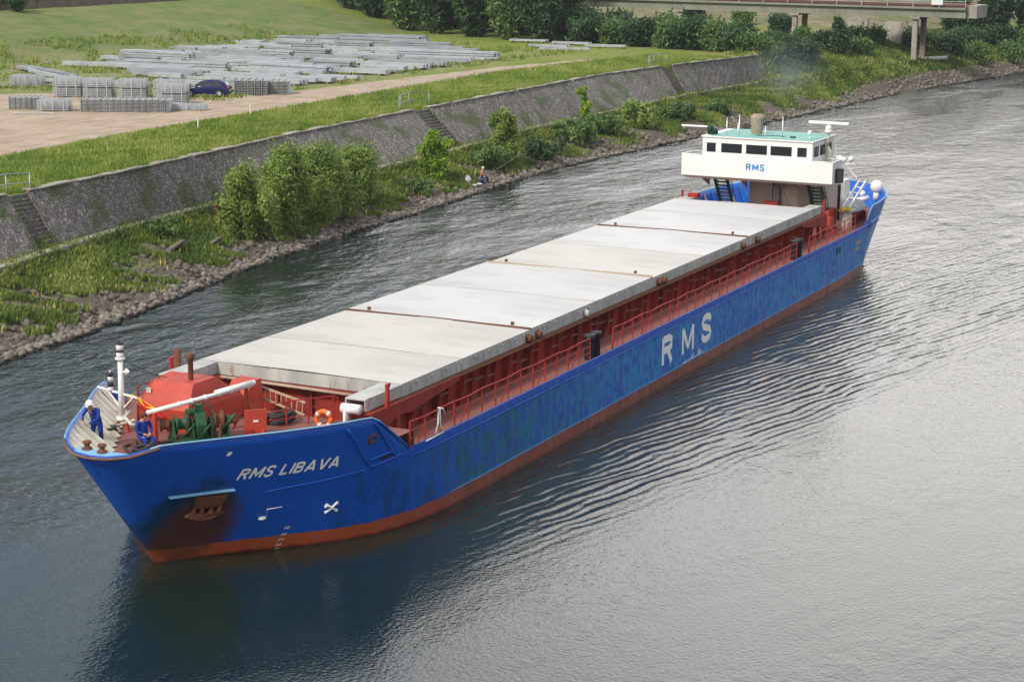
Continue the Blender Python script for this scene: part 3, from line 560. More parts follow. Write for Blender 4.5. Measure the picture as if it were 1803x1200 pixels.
def sx(u,z):  # station parameter u (0 stem .. 1 stern) -> x at height z
    k=min(max(z/4.4,-.15),1.1)
    if u<.3: return -2.95*k+(u/.3)*(15+2.95*k)
    if u<.7: return 15+(u-.3)/.4*43
    k=min(max(z/4.,0),1); return 58+(u-.7)/.3*(14.6+3*k)
def topz(x,side=-1):
    if side<0: return float(I(x,[-3,-2.75,-2.3,-1.6,4.3,4.9,6.9,63.2,64.6,76],[4.22,4.22,4.25,4.45,4.40,4.36,2.85,2.85,3.9,3.95]))
    return float(I(x,[-3,-2.6,-2.1,4.9,6.9,59,60.5,76],[4.22,4.25,4.45,4.40,2.85,2.85,3.8,3.95]))
def hp(x,z,side,off=0): return (x,cen(x,z)+side*(float(hb(x,z))+off),z)
us=np.concatenate([np.linspace(0,.3,64)**1.0,np.linspace(.3,.7,40)[1:],np.linspace(.7,1,50)[1:]])
us=np.concatenate([[0,.0008,.002,.0035],us[1:]])
us=np.concatenate([us[:-1],[.9985,1.0]])
m=MB(); edgep={}
for side in (-1,1):
    V=[];ed=[]
    for u in us:
        tz=4
        for _ in range(6): tz=topz(sx(u,tz),side)
        zs=[-1.2,-.4,0,.25,.53,.9,1.3,1.7,2.1,2.5,tz-.35 if tz>3.2 else 2.68,tz]
        if tz<3.3: zs[-2]=tz-.12
        for z in zs:
            x=sx(u,z); V.append(hp(x,z,side))
        ed.append(V[-1])
    edgep[side]=ed; n=12
    m.add(V,[(i*n+k,(i+1)*n+k,(i+1)*n+k+1,i*n+k+1) for i in range(len(us)-1) for k in range(n-1)])
hull=m.build('hull',MT['hull'],ship,smooth=True)
md=hull.modifiers.new('weld','WELD'); md.merge_threshold=.004
md=hull.modifiers.new('shell','SOLIDIFY'); md.thickness=.05; md.offset=-1
# decks
def deckstrip(z,x0,x1,n=60,inset=.06):
    q=MB(); V=[]
    for i in range(n+1):
        x=x0+(x1-x0)*i/n; h=max(float(hb(x,z))-inset,.02); c=cen(x,z); V+=[(x,c-h,z),(x,c+h,z)]
    return q.add(V,[(2*i,2*i+1,2*i+3,2*i+2) for i in range(n)])
deckstrip(2.70,5.5,74.6).build('main_deck',MT['deck'],ship)
d=deckstrip(3.4,-2.15,7.3,40); d.add([(7.3,-5.6,3.4),(7.3,5.6,3.4),(7.3,5.6,2.7),(7.3,-5.6,2.7)],[(0,1,2,3)]); d.build('forecastle_deck',MT['deck'],ship)
# rails along the bulwark top, bulwark frames
for side in (-1,1):
    E_=[p for p in edgep[side] if p[0]<6.95]; m=MB(); m.tube([(p[0],p[1],p[2]+.01) for p in E_ if p[0]>-1.9 or side==1 and p[0]>-2.3],.032,6); m.build('bulwark_rail',MT['lblue'],ship,True)
    E_=[p for p in edgep[side] if p[0]>63.2 or side==1 and p[0]>59]; m=MB(); m.tube([(p[0],p[1],p[2]+.01) for p in E_],.05,6); m.build('bulwark_rail',MT['lblue'],ship,True)
bow=[p for p in reversed(edgep[1]) if p[0]<-2.0]+[p for p in edgep[-1][1:] if p[0]<-1.4]
m=MB(); m.tube([(p[0]-.02,p[1]+(.03 if i<len(bow)/2 else -.03),p[2]-.06) for i,p in enumerate(bow)],.05,6); m.build('bow_fender',MT['fender'],ship,True)
# bow platform (pale blue deck lip inside the bow opening)
V=[]; xs_=np.linspace(-2.75,-1.9,9)
for x in xs_:
    h=float(hb(x,4.1))-.09; c=cen(x,4.2); V+=[(x,c-h,4.16),(x,c+h,4.16)]
m=MB(); m.add(V,[(2*i,2*i+1,2*i+3,2*i+2) for i in range(8)]); m.build('bow_platform',MT['lblue'],ship)
for i,x in enumerate(np.arange(-1.9,4.6,.52)):
    for side in (1,-1):
        if side==-1 and x<0: continue
        m=MB(); a=hp(x,4.36 if side>0 else 4.25,side,-.06 if side>0 else -.12); b_=hp(x,3.42,side,-.08); c=(b_[0]+.22,b_[1]-side*.72,3.42)
        m.prism([a,b_,c],(.035,.0,0)); 
        m.prism([(a[0],a[1],a[2]),(c[0],c[1],c[2]),(c[0]-(.26 if side>0 else .1),c[1]+(.05 if side>0 else .03),c[2]),(a[0]-(.26 if side>0 else .1),a[1]+(-.02 if side>0 else .14),a[2]-(0 if side>0 else .06))],(0,-side*.02,.02))
        m.build('bulwark_frame',MT['cream'],ship)
m=MB(); V=[]
xs_=np.linspace(-2.0,4.7,30)
for x in xs_: V+=[hp(x,3.42,1,-.07),hp(x,4.38,1,-.07)]
m.add(V,[(2*i,2*i+1,2*i+3,2*i+2) for i in range(29)]); m.build('bulwark_lining',MT['cream'],ship)
for x in np.arange(60.5,74,1.1):
    m=MB(); a=hp(x,3.75,1,-.08); c=hp(x,2.72,1,-.08); m.prism([a,c,(c[0],c[1]-.35,c[2])],(.06,0,0)); m.build('bulwark_frame',MT['hull'] if int(x*10)%3 else MT['grey'],ship)
# rubbing strake under the sheer, bow ledge over the anchor, recess frames
for side in (-1,1):
    m=MB(); P=[hp(x,2.56,side,.03) for x in np.linspace(7,70,80)]; m.tube(P,.035,5); P=[hp(x,2.86,side,.0) for x in np.linspace(6.9,64,70)]; m.tube(P,.045,5); m.build('rubbing_strake',MT['hull'],ship,True)
m=MB(); P=[hp(x,2.50,-1,0) for x in np.linspace(-.65,1.05,10)]; V=[]
for p in P: V+=[(p[0]-.02,p[1]-.0,p[2]),(p[0]-.09,p[1]-.13,p[2]+.0),(p[0]-.09,p[1]-.13,p[2]+.03),(p[0]-.02,p[1],p[2]+.06)]
m.add(V,[(4*i+k,4*i+4+k,4*i+4+(k+1)%4,4*i+(k+1)%4) for i in range(9) for k in range(4)]); m.add(V[:4],[(0,1,2,3)]); m.add(V[-4:],[(3,2,1,0)]); m.build('anchor_ledge',MT['lblue'],ship)
m=MB()
for a,b_,w_ in [((3.83,4.20),(5.04,2.62),.05),((4.9,4.2),(6.15,2.76),.045),((4.95,2.86),(6.0,2.98),.05),((4.98,2.60),(6.5,2.76),.05),((5.1,4.2),(6.95,2.86),.04)]:
    m.tube([hp(a[0]+(b_[0]-a[0])*t,a[1]+(b_[1]-a[1])*t,-1,.02) for t in np.linspace(0,1,8)],w_,5)
m.build('recess_frame',MT['hull'],ship,True)
m=MB(); m.tube([hp(4.95+.16*math.cos(t),3.62+.13*math.sin(t),-1,.015) for t in np.linspace(0,6.28,13)[:-1]],.05,6,closed=True); m.build('fairlead',MT['rust'],ship,True)
m=MB(); p=hp(5.75,2.80,-1,.012); m.prism([hp(5.5,2.74,-1,.015),hp(5.95,2.8,-1,.015),hp(5.9,2.92,-1,.015),hp(5.47,2.87,-1,.015)],(0,-.01,0)); m.build('scupper',MT['black'],ship)
# lower knuckle of the flare
m=MB(); m.tube([hp(x,z,-1,.0) for x,z in zip(np.linspace(1.9,5.4,14),np.linspace(2.28,2.58,14))],[.004]+[.03]*12+[.01],5); m.build('knuckle_strip',MT['hull'],ship,True)
# anchor
an=MB(); 
def fl(x,z,o): return hp(x,z,-1,o)
for x in (.12,.34,.58,.80): an.tube([fl(x,2.42,.05),fl(x+.01,2.05,.10),fl(x+(.0),1.75,.17)],[.05,.055,.09],6)
an.prism([fl(.05,2.42,.03),fl(.15,2.0,.06),fl(.8,2.0,.06),fl(.9,2.42,.03)],(-.05,-.1,0))
an.prism([fl(-.04,1.72,.08),fl(.2,1.60,.16),fl(.55,1.58,.18),fl(.96,1.72,.1),fl(.9,1.82,.1),fl(.5,1.78,.14),fl(.05,1.86,.08)],(-.06,-.14,0))
an.build('anchor',MT['rust'],ship)
# lettering
def font_mesh(txt,shear=0,off=.012,size=1):
    cu=bpy.data.curves.new('t','FONT'); cu.body=txt; cu.shear=shear; cu.offset=off; cu.size=size; cu.resolution_u=4
    o=bpy.data.objects.new('t',cu); col.objects.link(o); dg=bpy.context.evaluated_depsgraph_get(); me=bpy.data.meshes.new_from_object(o.evaluated_get(dg))
    V=[tuple(v.co) for v in me.vertices]; F=[tuple(p.vertices) for p in me.polygons]; bpy.data.objects.remove(o); bpy.data.curves.remove(cu); bpy.data.meshes.remove(me); return V,F
def lettering(name,txt,fn,mat,shear=0,off=.015,sub=2):
    V,F=font_mesh(txt,shear,off); xs=[v[0] for v in V]; ys=[v[1] for v in V]; a,b_,c,d=min(xs),max(xs),min(ys),max(ys)
    bm=bmesh.new(); vs=[bm.verts.new(((v[0]-a)/(b_-a),(v[1]-c)/(d-c),0)) for v in V]
    for f in F:
        try: bm.faces.new([vs[i] for i in f])
        except Exception: pass
    bmesh.ops.triangulate(bm,faces=bm.faces); bmesh.ops.remove_doubles(bm,verts=bm.verts,dist=1e-5)
    bmesh.ops.subdivide_edges(bm,edges=[e for e in bm.edges if e.calc_length()>.12],cuts=3)
    q=MB(); bm.verts.ensure_lookup_table(); bm.verts.index_update()
    q.add([fn(v.co.x,v.co.y) for v in bm.verts],[tuple(v.index for v in f.verts) for f in bm.faces]); bm.free()
    return q.build(name,mat,ship)
GL={'R':(.72,[[(0,0),(0,1)],[(0,.93),(.62,.93),(.9,.84),(.9,.62),(.62,.52),(0,.52)],[(.5,.52),(.92,0)]]),
'M':(.88,[[(0,0),(0,1)],[(1,1),(1,0)],[(0,.97),(.5,.2),(1,.97)]]),
'S':(.70,[[(.94,.76),(.80,.92),(.5,.97),(.2,.92),(.07,.75),(.2,.58),(.8,.42),(.94,.25),(.8,.08),(.5,.03),(.2,.08),(.05,.26)]]),
'L':(.58,[[(0,1),(0,0)],[(0,.07),(1,.07)]]),'I':(.0,[[(.5,1),(.5,0)]]),
'B':(.70,[[(0,0),(0,1)],[(0,.93),(.62,.93),(.85,.84),(.85,.62),(.62,.53),(0,.53)],[(0,.5),(.66,.5),(.92,.4),(.92,.16),(.66,.07),(0,.07)]]),
'A':(.80,[[(0,0),(.5,1)],[(.5,1),(1,0)],[(.2,.27),(.8,.27)]]),'V':(.80,[[(0,1),(.5,0)],[(.5,0),(1,1)]])}
def strokes(name,word,fn,mat,thick,gap=.34,slant=0,widths=None):
    """block letters drawn as mitred flat strokes; fn(u,v,proud) maps height units to the surface"""
    m=MB(); x=0; k=0
    for ch in word:
        if ch==' ': x+=.45; continue
        w_,st=GL[ch]; w_=w_ if widths is None else widths[ch]
        for P in st:
            P=[(x+p[0]*w_+slant*p[1],p[1]) for p in P]; Q=[]
            for a,b_ in zip(P,P[1:]):
                n=max(1,int(math.dist(a,b_)/.25)); Q+=[(a[0]+(b_[0]-a[0])*i/n,a[1]+(b_[1]-a[1])*i/n) for i in range(n)]
            Q.append(P[-1]); V=[]
            for i,p in enumerate(Q):
                a=Q[max(i-1,0)]; b_=Q[min(i+1,len(Q)-1)]; dx,dy=b_[0]-a[0],b_[1]-a[1]; L_=math.hypot(dx,dy) or 1
                nx_,ny_=-dy/L_*thick/2,dx/L_*thick/2
                V+=[fn(p[0]+nx_,p[1]+ny_,.012+.0015*(k%6)),fn(p[0]-nx_,p[1]-ny_,.012+.0015*(k%6))]
            m.add(V,[(2*i,2*i+1,2*i+3,2*i+2) for i in range(len(Q)-1)]); k+=1
        x+=w_+gap
    return m.build(name,mat,ship)
_x=np.linspace(.9,4.1,80); _p=np.array([hp(x,3.0,-1) for x in _x]); _s=np.concatenate([[0],np.cumsum(np.hypot(np.diff(_p[:,0]),np.diff(_p[:,1])))])
NH=.37
def fname(u,v,pr):
    x=float(np.interp(.12+u*NH*1.03,_s,_x)); return hp(x,2.86+NH*v-.0*u,-1,pr)
strokes('name_lettering','RMS LIBAVA',fname,MT['letter'],.21,gap=.33,slant=.22)
for t,x0,x1,z0,z1 in (('R',30.35,31.6,1.02,2.26),('M',32.85,34.25,1.04,2.22),('S',35.3,36.7,1.14,2.32)):
    h_=z1-z0; strokes('side_lettering',t,lambda u,v,pr,x0=x0,z0=z0,h_=h_:(x0+u,-5.7-pr,z0+h_*v),MT['letter'],.27 if t!='M' else .25,widths={t:x1-x0-.1})
for i,t in enumerate(('36','38','34','32','30')):
    z=(.74,.50,.30,.10,-.06)[i]
    lettering('draft_mark',('38','36','34','32','30')[i],lambda u,v,z=z:hp(2.95+.16*u,z+.085*v,-1,.012),MT['letter'],shear=.2,off=.01)
m=MB()
for a,b_ in (((3.85,1.5),(4.27,1.18)),((3.92,1.16),(4.2,1.52))):
    P=[hp(a[0]+(b_[0]-a[0])*t,a[1]+(b_[1]-a[1])*t,-1,.015) for t in np.linspace(0,1,5)]
    m.tube(P,.045,4)
m.ball(hp(3.88,1.42,-1,.0),.07,.05,.06); m.ball(hp(4.24,1.22,-1,.0),.07,.05,.06); m.ball(hp(3.94,1.2,-1,0),.06,.05,.06); m.ball(hp(4.2,1.49,-1,0),.06,.05,.06)
m.build('thruster_mark',MT['letter'],ship,True)
m=MB(); m.ball(hp(2.22,1.28,-1,.0),.19,.12,.07); m.tube([hp(2.32,1.3,-1,.012),hp(2.22,1.6,-1,.012),hp(2.62,1.62,-1,.012)],.016,4); m.build('bulb_mark',MT['letter'],ship,True)
m=MB(); m.tube([(32.9,-5.715,.62),(35.6,-5.715,.66)],.012,4); m.tube([(35.05+.13*math.cos(t),-5.715,.75+.13*math.sin(t)) for t in np.linspace(0,6.28,13)[:-1]],.016,4,closed=True); m.tube([(34.85,-5.715,.75),(35.3,-5.715,.75)],.014,4); m.tube([(33.9,-5.715,.62),(34.3,-5.715,.82)],.012,4); m.build('load_line_mark',MT['letter'],ship)
m=MB(); p=hp(.45,3.86,-1,.01); m.prism([hp(.40,3.8,-1,.012),hp(.50,3.8,-1,.012),hp(.53,3.93,-1,.012),hp(.43,3.93,-1,.012)],(0,-.01,0)); m.build('frame_mark',MT['letter'],ship)
# ---- coaming
m=MB(); X0,X1,YC,ZC=8.80,57.6,4.02,4.04
m.box(X0,X1,-YC,-YC+.06,2.70,ZC); m.box(X0,X1,YC-.06,YC,2.70,ZC); m.box(X0,X0+.06,-YC+.06,YC-.06,2.7,ZC); m.box(X1-.06,X1,-YC+.06,YC-.06,2.7,ZC)
co=m.build('hatch_coaming',MT['coaming'],ship)
for s in (-1,1):
    m=MB(); m.box(X0-.2,X1+.2,*sorted((s*YC,s*(YC+.38))),3.98,4.05); m.build('coaming_rail',MT['rust'],co)
    m=MB(); m.tube([(X0,s*(YC+.40),3.985),(X1,s*(YC+.40),3.985)],.03,6); m.build('coaming_pipe',MT['rust'],co,True)
    for i,x in enumerate(np.arange(9.6,57.8,.98)):
        if s>0 and i%3: continue
        q=MB(); w_=.36 if i%2==0 else .2
        q.prism([(x,s*YC,3.98),(x,s*(YC+w_),3.98),(x,s*(YC+w_*.8),3.3),(x,s*(YC+.1),2.72),(x,s*YC,2.72)],(.035,0,0)); q.build('stiffener',MT['coaming'],co)
    for i,x in enumerate(np.arange(9.75,57.5,.98)):
        if i%4==3 or s>0: continue
        z=3.34+.1*((i*5)%3); m=MB(); m.box(x,x+.72,*sorted((s*(YC+.002),s*(YC+.2))),z,z+.05); m.build('coaming_shelf',MT['deck'],co)
# cross members at the fore end
for y in np.arange(-3.5,3.6,1.4): m=MB(); m.box(X0-.14,X0-.002,y,y+.06,2.7,3.96); m.build('end_stiffener',MT['red'],co)
m=MB(); m.box(X0-.22,X0-.002,-3.9,3.9,3.97,4.06); m.build('end_rail',MT['red'],co)
m=MB(); m.tube([(X0-.36,3.0,4.10),(X0-.36,-2.9,4.02)],.055,8); m.build('pipe',MT['wood'],co,True)
# gussets under the cover runners
for s in (-1,1):
    for (xa,xb) in ((6.3,13.0),(59.3,54.6)):
        m=MB(); dx=xb-xa; y=s*4.42
        Z=lambda t:4.02
        m.prism([(xa,y,4.04),(xb,y,4.04),(xb-dx*.02,y,3.86),(xa+dx*.42,y,3.50),(xa+dx*.30,y,3.60),(xa+dx*.18,y,3.36),(xa,y,3.3)],(0,s*.05,0))
        m.box(*sorted((xa,xa+dx*.42)),*sorted((s*(YC+.0),s*4.42)),4.0,4.04)
        m.prism([(xa+dx*.02,s*3.5,3.3),(xa+dx*.02,s*4.42,3.3),(xa+dx*.02,s*4.42,4.0),(xa+dx*.02,s*3.5,4.0)],(.05 if dx>0 else -.05,0,0))
        m.cyl((xa+dx*.2,s*4.5,3.22),(xa+dx*.02,s*4.55,3.12),.09,n=8)
        m.box(*sorted((xa+dx*.27,xa+dx*.31)),*sorted((s*4.3,s*4.48)),2.7,3.6); m.box(*sorted((xa+dx*.04,xa+dx*.1)),*sorted((s*4.3,s*4.46)),2.7,3.35)
        m.build('runner_bracket',MT['red'],co)
# ---- hatch covers
JX=[8.87,13.48,19.55,26.0,32.6,39.4,46.0,52.0,57.39]; YH=4.235
for i in range(8):
    a,b_=JX[i]+.02,JX[i+1]-.02; z1=4.52+(.035 if i in(2,3,6,7) else 0)
    hc=empty('hatch_cover',((a+b_)/2,0,4.06)); hc.parent=ship; L_=(b_-a)/2
    m=MB(); n=6; V=[]
    for y in np.linspace(-YH,YH,n+1):
        zz=z1-4.06+.05*(1-abs(y)/YH); V+=[(-L_,y,zz),(L_,y,zz)]
    m.add(V,[(2*k,2*k+1,2*k+3,2*k+2) for k in range(n)])
    m.build('cover_top',MT[('hatch1','hatch1','hatch2','hatch3','hatch1','hatch2','hatch2','hatch2')[i]],hc)
    m=MB(); zt=z1-4.06-.004
    m.box(-L_,L_,-YH,-YH+.04,.0,zt); m.box(-L_,L_,YH-.04,YH,.0,zt); m.box(-L_,-L_+.04,-YH+.04,YH-.04,0,zt); m.box(L_-.04,L_,-YH+.04,YH-.04,0,zt)
    for x in np.arange(-L_+.7,L_-.3,1.15):
        for s in (-1,1):
            m.box(x,x+.05,*sorted((s*YH,s*(YH+.035))),.02,zt-.03)
            m.ball((x+.4,s*(YH+.02),zt-.13),.07,.03,.07,8)
    m.build('cover_skirt',MT['skirt'],hc)
    if i in (1,3,5):     # rusty joint strip between pairs of covers
        m=MB(); m.box(L_+.005,L_+.03,-YH,YH,zt-.03,zt+.07); m.box(L_-.09,L_-.02,-YH,YH,zt+.006,zt+.045); m.build('joint_strip',MT['rust' if i!=3 else 'wood'],hc)
        m=MB()
        for y in (-3.3,3.3): m.lathe((L_-.3+.55,y,zt+.12),[(0,-.05),(.07,-.05),(.07,.05),(0,.05)],10,axis='y')
        m.build('lifting_lug',MT['rust'],hc)
    else:
        m=MB(); m.box(L_+.002,L_+.02,-YH,YH,zt-.05,zt+.025); m.build('joint_strip',MT['wood'],hc)
# wheels on the cover edge
for x in (20.1,24.9,19.2,33.3,33.8,45.0,47.3):
    for s in (-1,1):
        w_=MB(); w_.lathe((0,0,0),[(.0,-.09),(.14,-.09),(.15,-.05),(.15,.05),(.2,.06),(.2,.09),(0,.09)],14,axis='y'); o=w_.build('cover_wheel',MT['rust'] if x!=24.9 else MT['skirt'],ship,True); o.location=(x,s*(YH+.12),4.22)
for s in (-1,1):
    for (xa,xb) in ((6.35,8.85),(57.42,59.15)): m=MB(); m.box(xa,xb,*sorted((s*3.45,s*YH)),4.46,4.51); m.box(xa,xb,*sorted((s*(YH-.03),s*YH)),4.08,4.46); m.box(xa,xb,*sorted((s*3.45,s*3.49)),4.08,4.46); m.build('cover_runner',MT['skirt'],ship)
for s in (-1,1):
    m=MB(); m.cyl((6.15,s*3.45,4.2),(6.15,s*4.15,4.2),.17,n=14); m.box(6.0,6.35,*sorted((s*3.6,s*3.66)),3.5,4.25); m.cyl((6.0,s*3.62,4.1),(6.0,s*3.62,3.4),.05); m.build('chain_roller',MT['white'],ship,True)
    for (x,y) in ((7.35,4.42),(58.9,4.3)): 
        m=MB(); m.prism([(x,s*y,4.0),(x+.2,s*y,4.0),(x+.16,s*y,4.7),(x+.28,s*y,4.86),(x+.02,s*y,4.86),(x+.04,s*y,4.6)],(0,s*.1,0)); m.build('cover_stop',MT['rail'],ship)
# ---- side railing sections
def rail_section(x0,x1,y,z0,h=.92,n=None,curve=None,mat='rail',nm='railing'):
    m=MB(); n=n or max(2,int(round((x1-x0)/1.12))); P=[]
    for i in range(n+1):
        x=x0+(x1-x0)*i/n; yy=y if curve is None else curve(x); P.append((x,yy))
        q=.035 if (i%3) else .05
        m.bar((x,yy,z0),(x,yy,z0+h),q,q)
        if i%3==1: m.bar((x+.03,yy+(.32 if yy<0 else -.32),z0-.1),(x+.03,yy,z0+h*.78),.035,.035)
    for k,r in ((1,.028),(.66,.016),(.36,.016)): m.tube([(a,b_,z0+h*k+(.03*math.sin(a*2.1) if k==1 else 0)) for a,b_ in P],r,5)
    return m.build(nm,MT[mat],ship)
for a,b_ in ((6.95,22.3),(24.7,50.0),(52.2,61.2)): rail_section(a,b_,-5.62,2.84)
for a,b_ in ((6.95,22.3),(24.7,50.0),(52.2,58.4)): rail_section(a,b_,5.62,2.84)
def bitts(x,y,z,r=.17,h=.62,mat='black',nm='bollard'):
    for dx in (-.34,.34):
        m=MB(); m.lathe((0,0,0),[(r,0),(r,h*.85),(r*1.25,h*.88),(r*1.25,h),(0,h)],14); o=m.build(nm,MT[mat],ship,True); o.location=(x+dx,y,z)
for x,y in ((23.4,-5.25),(23.4,5.25),(51.1,-5.25),(51.1,5.25)): bitts(x,y,2.7,.2,1.05)
# ---- forecastle fittings
m=MB()
A=[(3.3,.78,3.4),(3.3,2.98,3.4),(6.2,2.98,3.4),(6.2,.60,3.4)]; B_=[(3.22,.82,4.2),(3.22,2.90,4.2),(6.2,2.90,4.2),(6.2,.62,4.2)]; C_=[(3.85,1.0,5.0),(3.75,2.68,5.0),(5.1,2.80,5.02),(5.1,.95,5.02)]
C2=[(3.85,1.0,5.0),(3.75,2.68,5.0),(6.2,2.8,4.62),(6.2,.80,4.62)]
m.add(A+B_,[(0,1,5,4),(1,2,6,5),(2,3,7,6),(3,0,4,7)]); m.add(B_+C_,[(0,1,5,4),(4,5,6,7),(1,2,6,5),(3,0,4,7)]); m.add([B_[2],B_[3],C_[3],C_[2]],[(0,1,2,3)])
dh=m.build('forecastle_house',MT['orange'],ship)
m=MB(); m.add([(6.2,.45,3.4),(6.2,1.5,3.4),(7.4,1.5,3.4),(7.4,.45,3.4),(6.2,.55,3.8),(6.2,1.45,3.8),(7.4,1.45,3.8),(7.4,.55,3.8),(6.75,.6,4.52),(6.75,1.4,4.52),(7.4,1.4,4.52),(7.4,.6,4.52)],[(0,1,5,4),(1,2,6,5),(2,3,7,6),(3,0,4,7),(4,5,9,8),(8,9,10,11),(5,6,10,9),(6,7,11,10),(7,4,8,11)]); m.build('companion_hood',MT['orange'],ship)
m=MB(); m.prism([(6.21,.7,3.4),(6.21,2.8,3.4),(6.21,2.8,4.3),(6.21,.7,4.3)],(.01,0,0)); m.build('doorway',MT['black'],dh)
m=MB(); m.lathe((4.35,1.45,4.98),[(.09,0),(.1,.72),(.15,.77),(.15,.92),(0,.97)],10); m.build('vent_pipe',MT['rust'],ship,True)
m=MB(); m.cyl((8.2,4.75,2.7),(8.3,4.8,4.95),.13,.15); m.build('vent_pipe',MT['rust'],ship,True)
m=MB(); m.prism([(3.2,2.72,4.78),(3.2,2.9,4.78),(3.2,2.9,4.93),(3.2,2.72,4.93)],(-.01,0,0)); 
m=MB(); t=[(3.62,2.55,4.86),(3.62,2.4,4.86)]; m.box(3.45,3.47,2.48,2.66,4.62,4.8); m.build('name_plate',MT['white'],dh)
fm=empty('foremast',(2.65,3.1,3.4)); fm.parent=ship
m=MB(); m.cyl((0,0,.42),(0,0,2.6),.115,.085,n=12); m.cyl((0,0,.38),(0,0,.5),.2,n=10); m.build('mast_pole',MT['white'],fm,True)
m=MB(); m.bar((0,-.12,.4),(0,-.25,0),.1); m.bar((0,.12,.4),(0,.25,0),.1); m.build('mast_foot',MT['orange'],fm)
m=MB(); m.tube([(0,.98,1.42),(0,-.82,1.2)],.04,6); m.tube([(0,.55,1.36),(0,.02,.75)],.03,5); m.tube([(0,-.5,1.24),(0,-.02,.75)],.03,5); m.build('yard',MT['white'],fm)
m=MB(); m.cyl((0,0,2.48),(0,0,2.54),.17); m.cyl((0,0,2.54),(0,0,2.74),.12); m.cyl((0,0,2.80),(0,0,3.0),.12); m.build('mast_light',MT['white'],fm,True)
m=MB(); m.cyl((0,0,2.742),(0,0,2.80),.14); m.cyl((0,0,3.002),(0,0,3.06),.14); m.cyl((0,.04,3.06),(0,.04,3.12),.03); m.build('light_cap',MT['black'],fm,True)
for z in (1.35,1.7): 
    m=MB(); m.cyl((-.02,.42,z),(-.02,.42,z+.16),.085); m.build('lantern',MT['white'],fm,True)
    m=MB(); m.cyl((-.02,.42,z+.163),(-.02,.42,z+.30),.1); m.build('lantern_cap',MT['black'],fm,True)
m=MB(); m.tube([(-.02,.42,1.3),(-.02,.42,2.05)],.03); m.tube([(0,.0,1.3),(-.02,.42,1.33)],.025); m.tube([(0,-.05,2.05),(0,-.25,2.08)],.03); m.lathe((0,-.3,2.08),[(.03,-.06),(.09,.02),(.12,.06)],10,axis='y'); m.build('lamp_bracket',MT['white'],fm)
# boom
m=MB(); m.cyl((1.55,1.25,4.50),(5.2,-.42,4.84),.075,.07,n=10); m.cyl((3.9,.15,4.78),(5.25,-.45,4.92),.10,.10,n=10); m.ball((5.27,-.46,4.92),.1)
for t in (.3,.42,.55,.68,.8): m.lathe((1.55+3.65*t,1.25-1.67*t,4.50+.34*t),[(0,-.07),(.085,-.07),(.1,0),(.085,.07),(0,.07)],10,axis='x')
m.build('loading_boom',MT['white'],ship,True)
m=MB(); m.box(1.66,1.80,1.02,1.16,3.4,4.48); m.build('boom_post',MT['orange'],ship)
m=MB(); m.bar((5.0,-.35,3.4),(5.0,-.35,4.8),.09); m.bar((4.6,-.05,3.4),(5.0,-.35,4.3),.06); m.bar((5.3,-.6,3.4),(5.0,-.35,4.3),.06); m.build('boom_crutch',MT['red'],ship)
m=MB(); m.tube([(1.5,1.3,4.35),(1.1,1.35,4.15),(1.0,1.5,4.2),(1.2,1.9,4.35),(1.9,2.2,4.35)],.06,6); m.tube([(1.2,1.5,4.3),(1.4,1.9,4.15),(1.3,2.3,4.0)],.05,6); m.build('boom_tackle',MT['cream'],ship,True)
# windlass
wl=empty('windlass',(2.95,.2,3.4),rz=-.72); wl.parent=ship; wl.scale=(.80,.80,.92)
m=MB()
for x in (-1.15,-.35,.45,1.15):
    m.prism([(x,-.55,0),(x,.55,0),(x,.22,.78),(x,-.12,.82)],(.09,0,0))
m.box(-1.2,1.25,-.6,.6,0.01,.12); m.build('frame',MT['green'],wl,bevel=.01)
m=MB(); m.cyl((-1.5,.05,.62),(1.5,.05,.62),.07,n=10); m.build('shaft',MT['rust'],wl,True)
m=MB(); m.lathe((-1.42,.05,.62),[(.0,-.16),(.24,-.16),(.15,-.08),(.15,.08),(.24,.16),(0,.16)],16,axis='x'); m.build('warping_drum',MT['rust'],wl,True)
m=MB(); m.lathe((1.42,.05,.62),[(.0,-.16),(.24,-.16),(.15,-.08),(.15,.08),(.24,.16),(0,.16)],16,axis='x'); m.build('warping_drum',MT['rust'],wl,True)
m=MB(); m.lathe((-.72,.05,.62),[(.0,-.26),(.36,-.26),(.36,-.2),(.2,-.18),(.2,.18),(.36,.2),(.36,.26),(0,.26)],18,axis='x'); m.build('cable_drum',MT['green'],wl,True)
m=MB(); m.lathe((.82,.05,.62),[(.0,-.22),(.40,-.22),(.40,-.14),(.26,-.1),(.26,.1),(.38,.14),(.38,.22),(0,.22)],18,axis='x'); m.build('chain_wheel',MT['rust'],wl,True)
m=MB(); m.prism([(-.18,-.45,.12),(-.18,.45,.12),(-.18,.5,.7),(-.18,.25,1.0),(-.18,-.2,1.02),(-.18,-.48,.62)],(.42,0,0)); m.box(-.1,.2,.0,.3,1.0,1.28); m.cyl((-.5,.18,1.0),(-.1,.18,1.0),.13,n=10); m.build('gearbox',MT['green'],wl,bevel=.02)
m=MB(); m.tube([(.1,.15,1.2),(.3,.1,1.35),(.5,-.1,1.2),(.55,-.3,.7),(.5,-.5,.2)],.035,6); m.build('hydraulic_hose',MT['black'],wl,True)
m=MB(); m.tube([(.0,.1,1.25),(-.3,-.1,1.3),(-.55,-.35,.9),(-.7,-.55,.2)],.035,6); m.build('hydraulic_hose',MT['rope'],wl,True)
for P_,rr in (([(.95,-.15,.3),(1.35,-.75,.95)],.07),([(-.9,-.5,.2),(-.3,-.7,.75)],.035),([(-.2,-.55,.1),(.3,-.8,.7)],.035),([(.2,-.5,.1),(-.2,-.8,.9)],.03)): m=MB(); m.tube(P_,rr,8); m.build('brake_lever',MT['green'],wl,True)
m=MB()
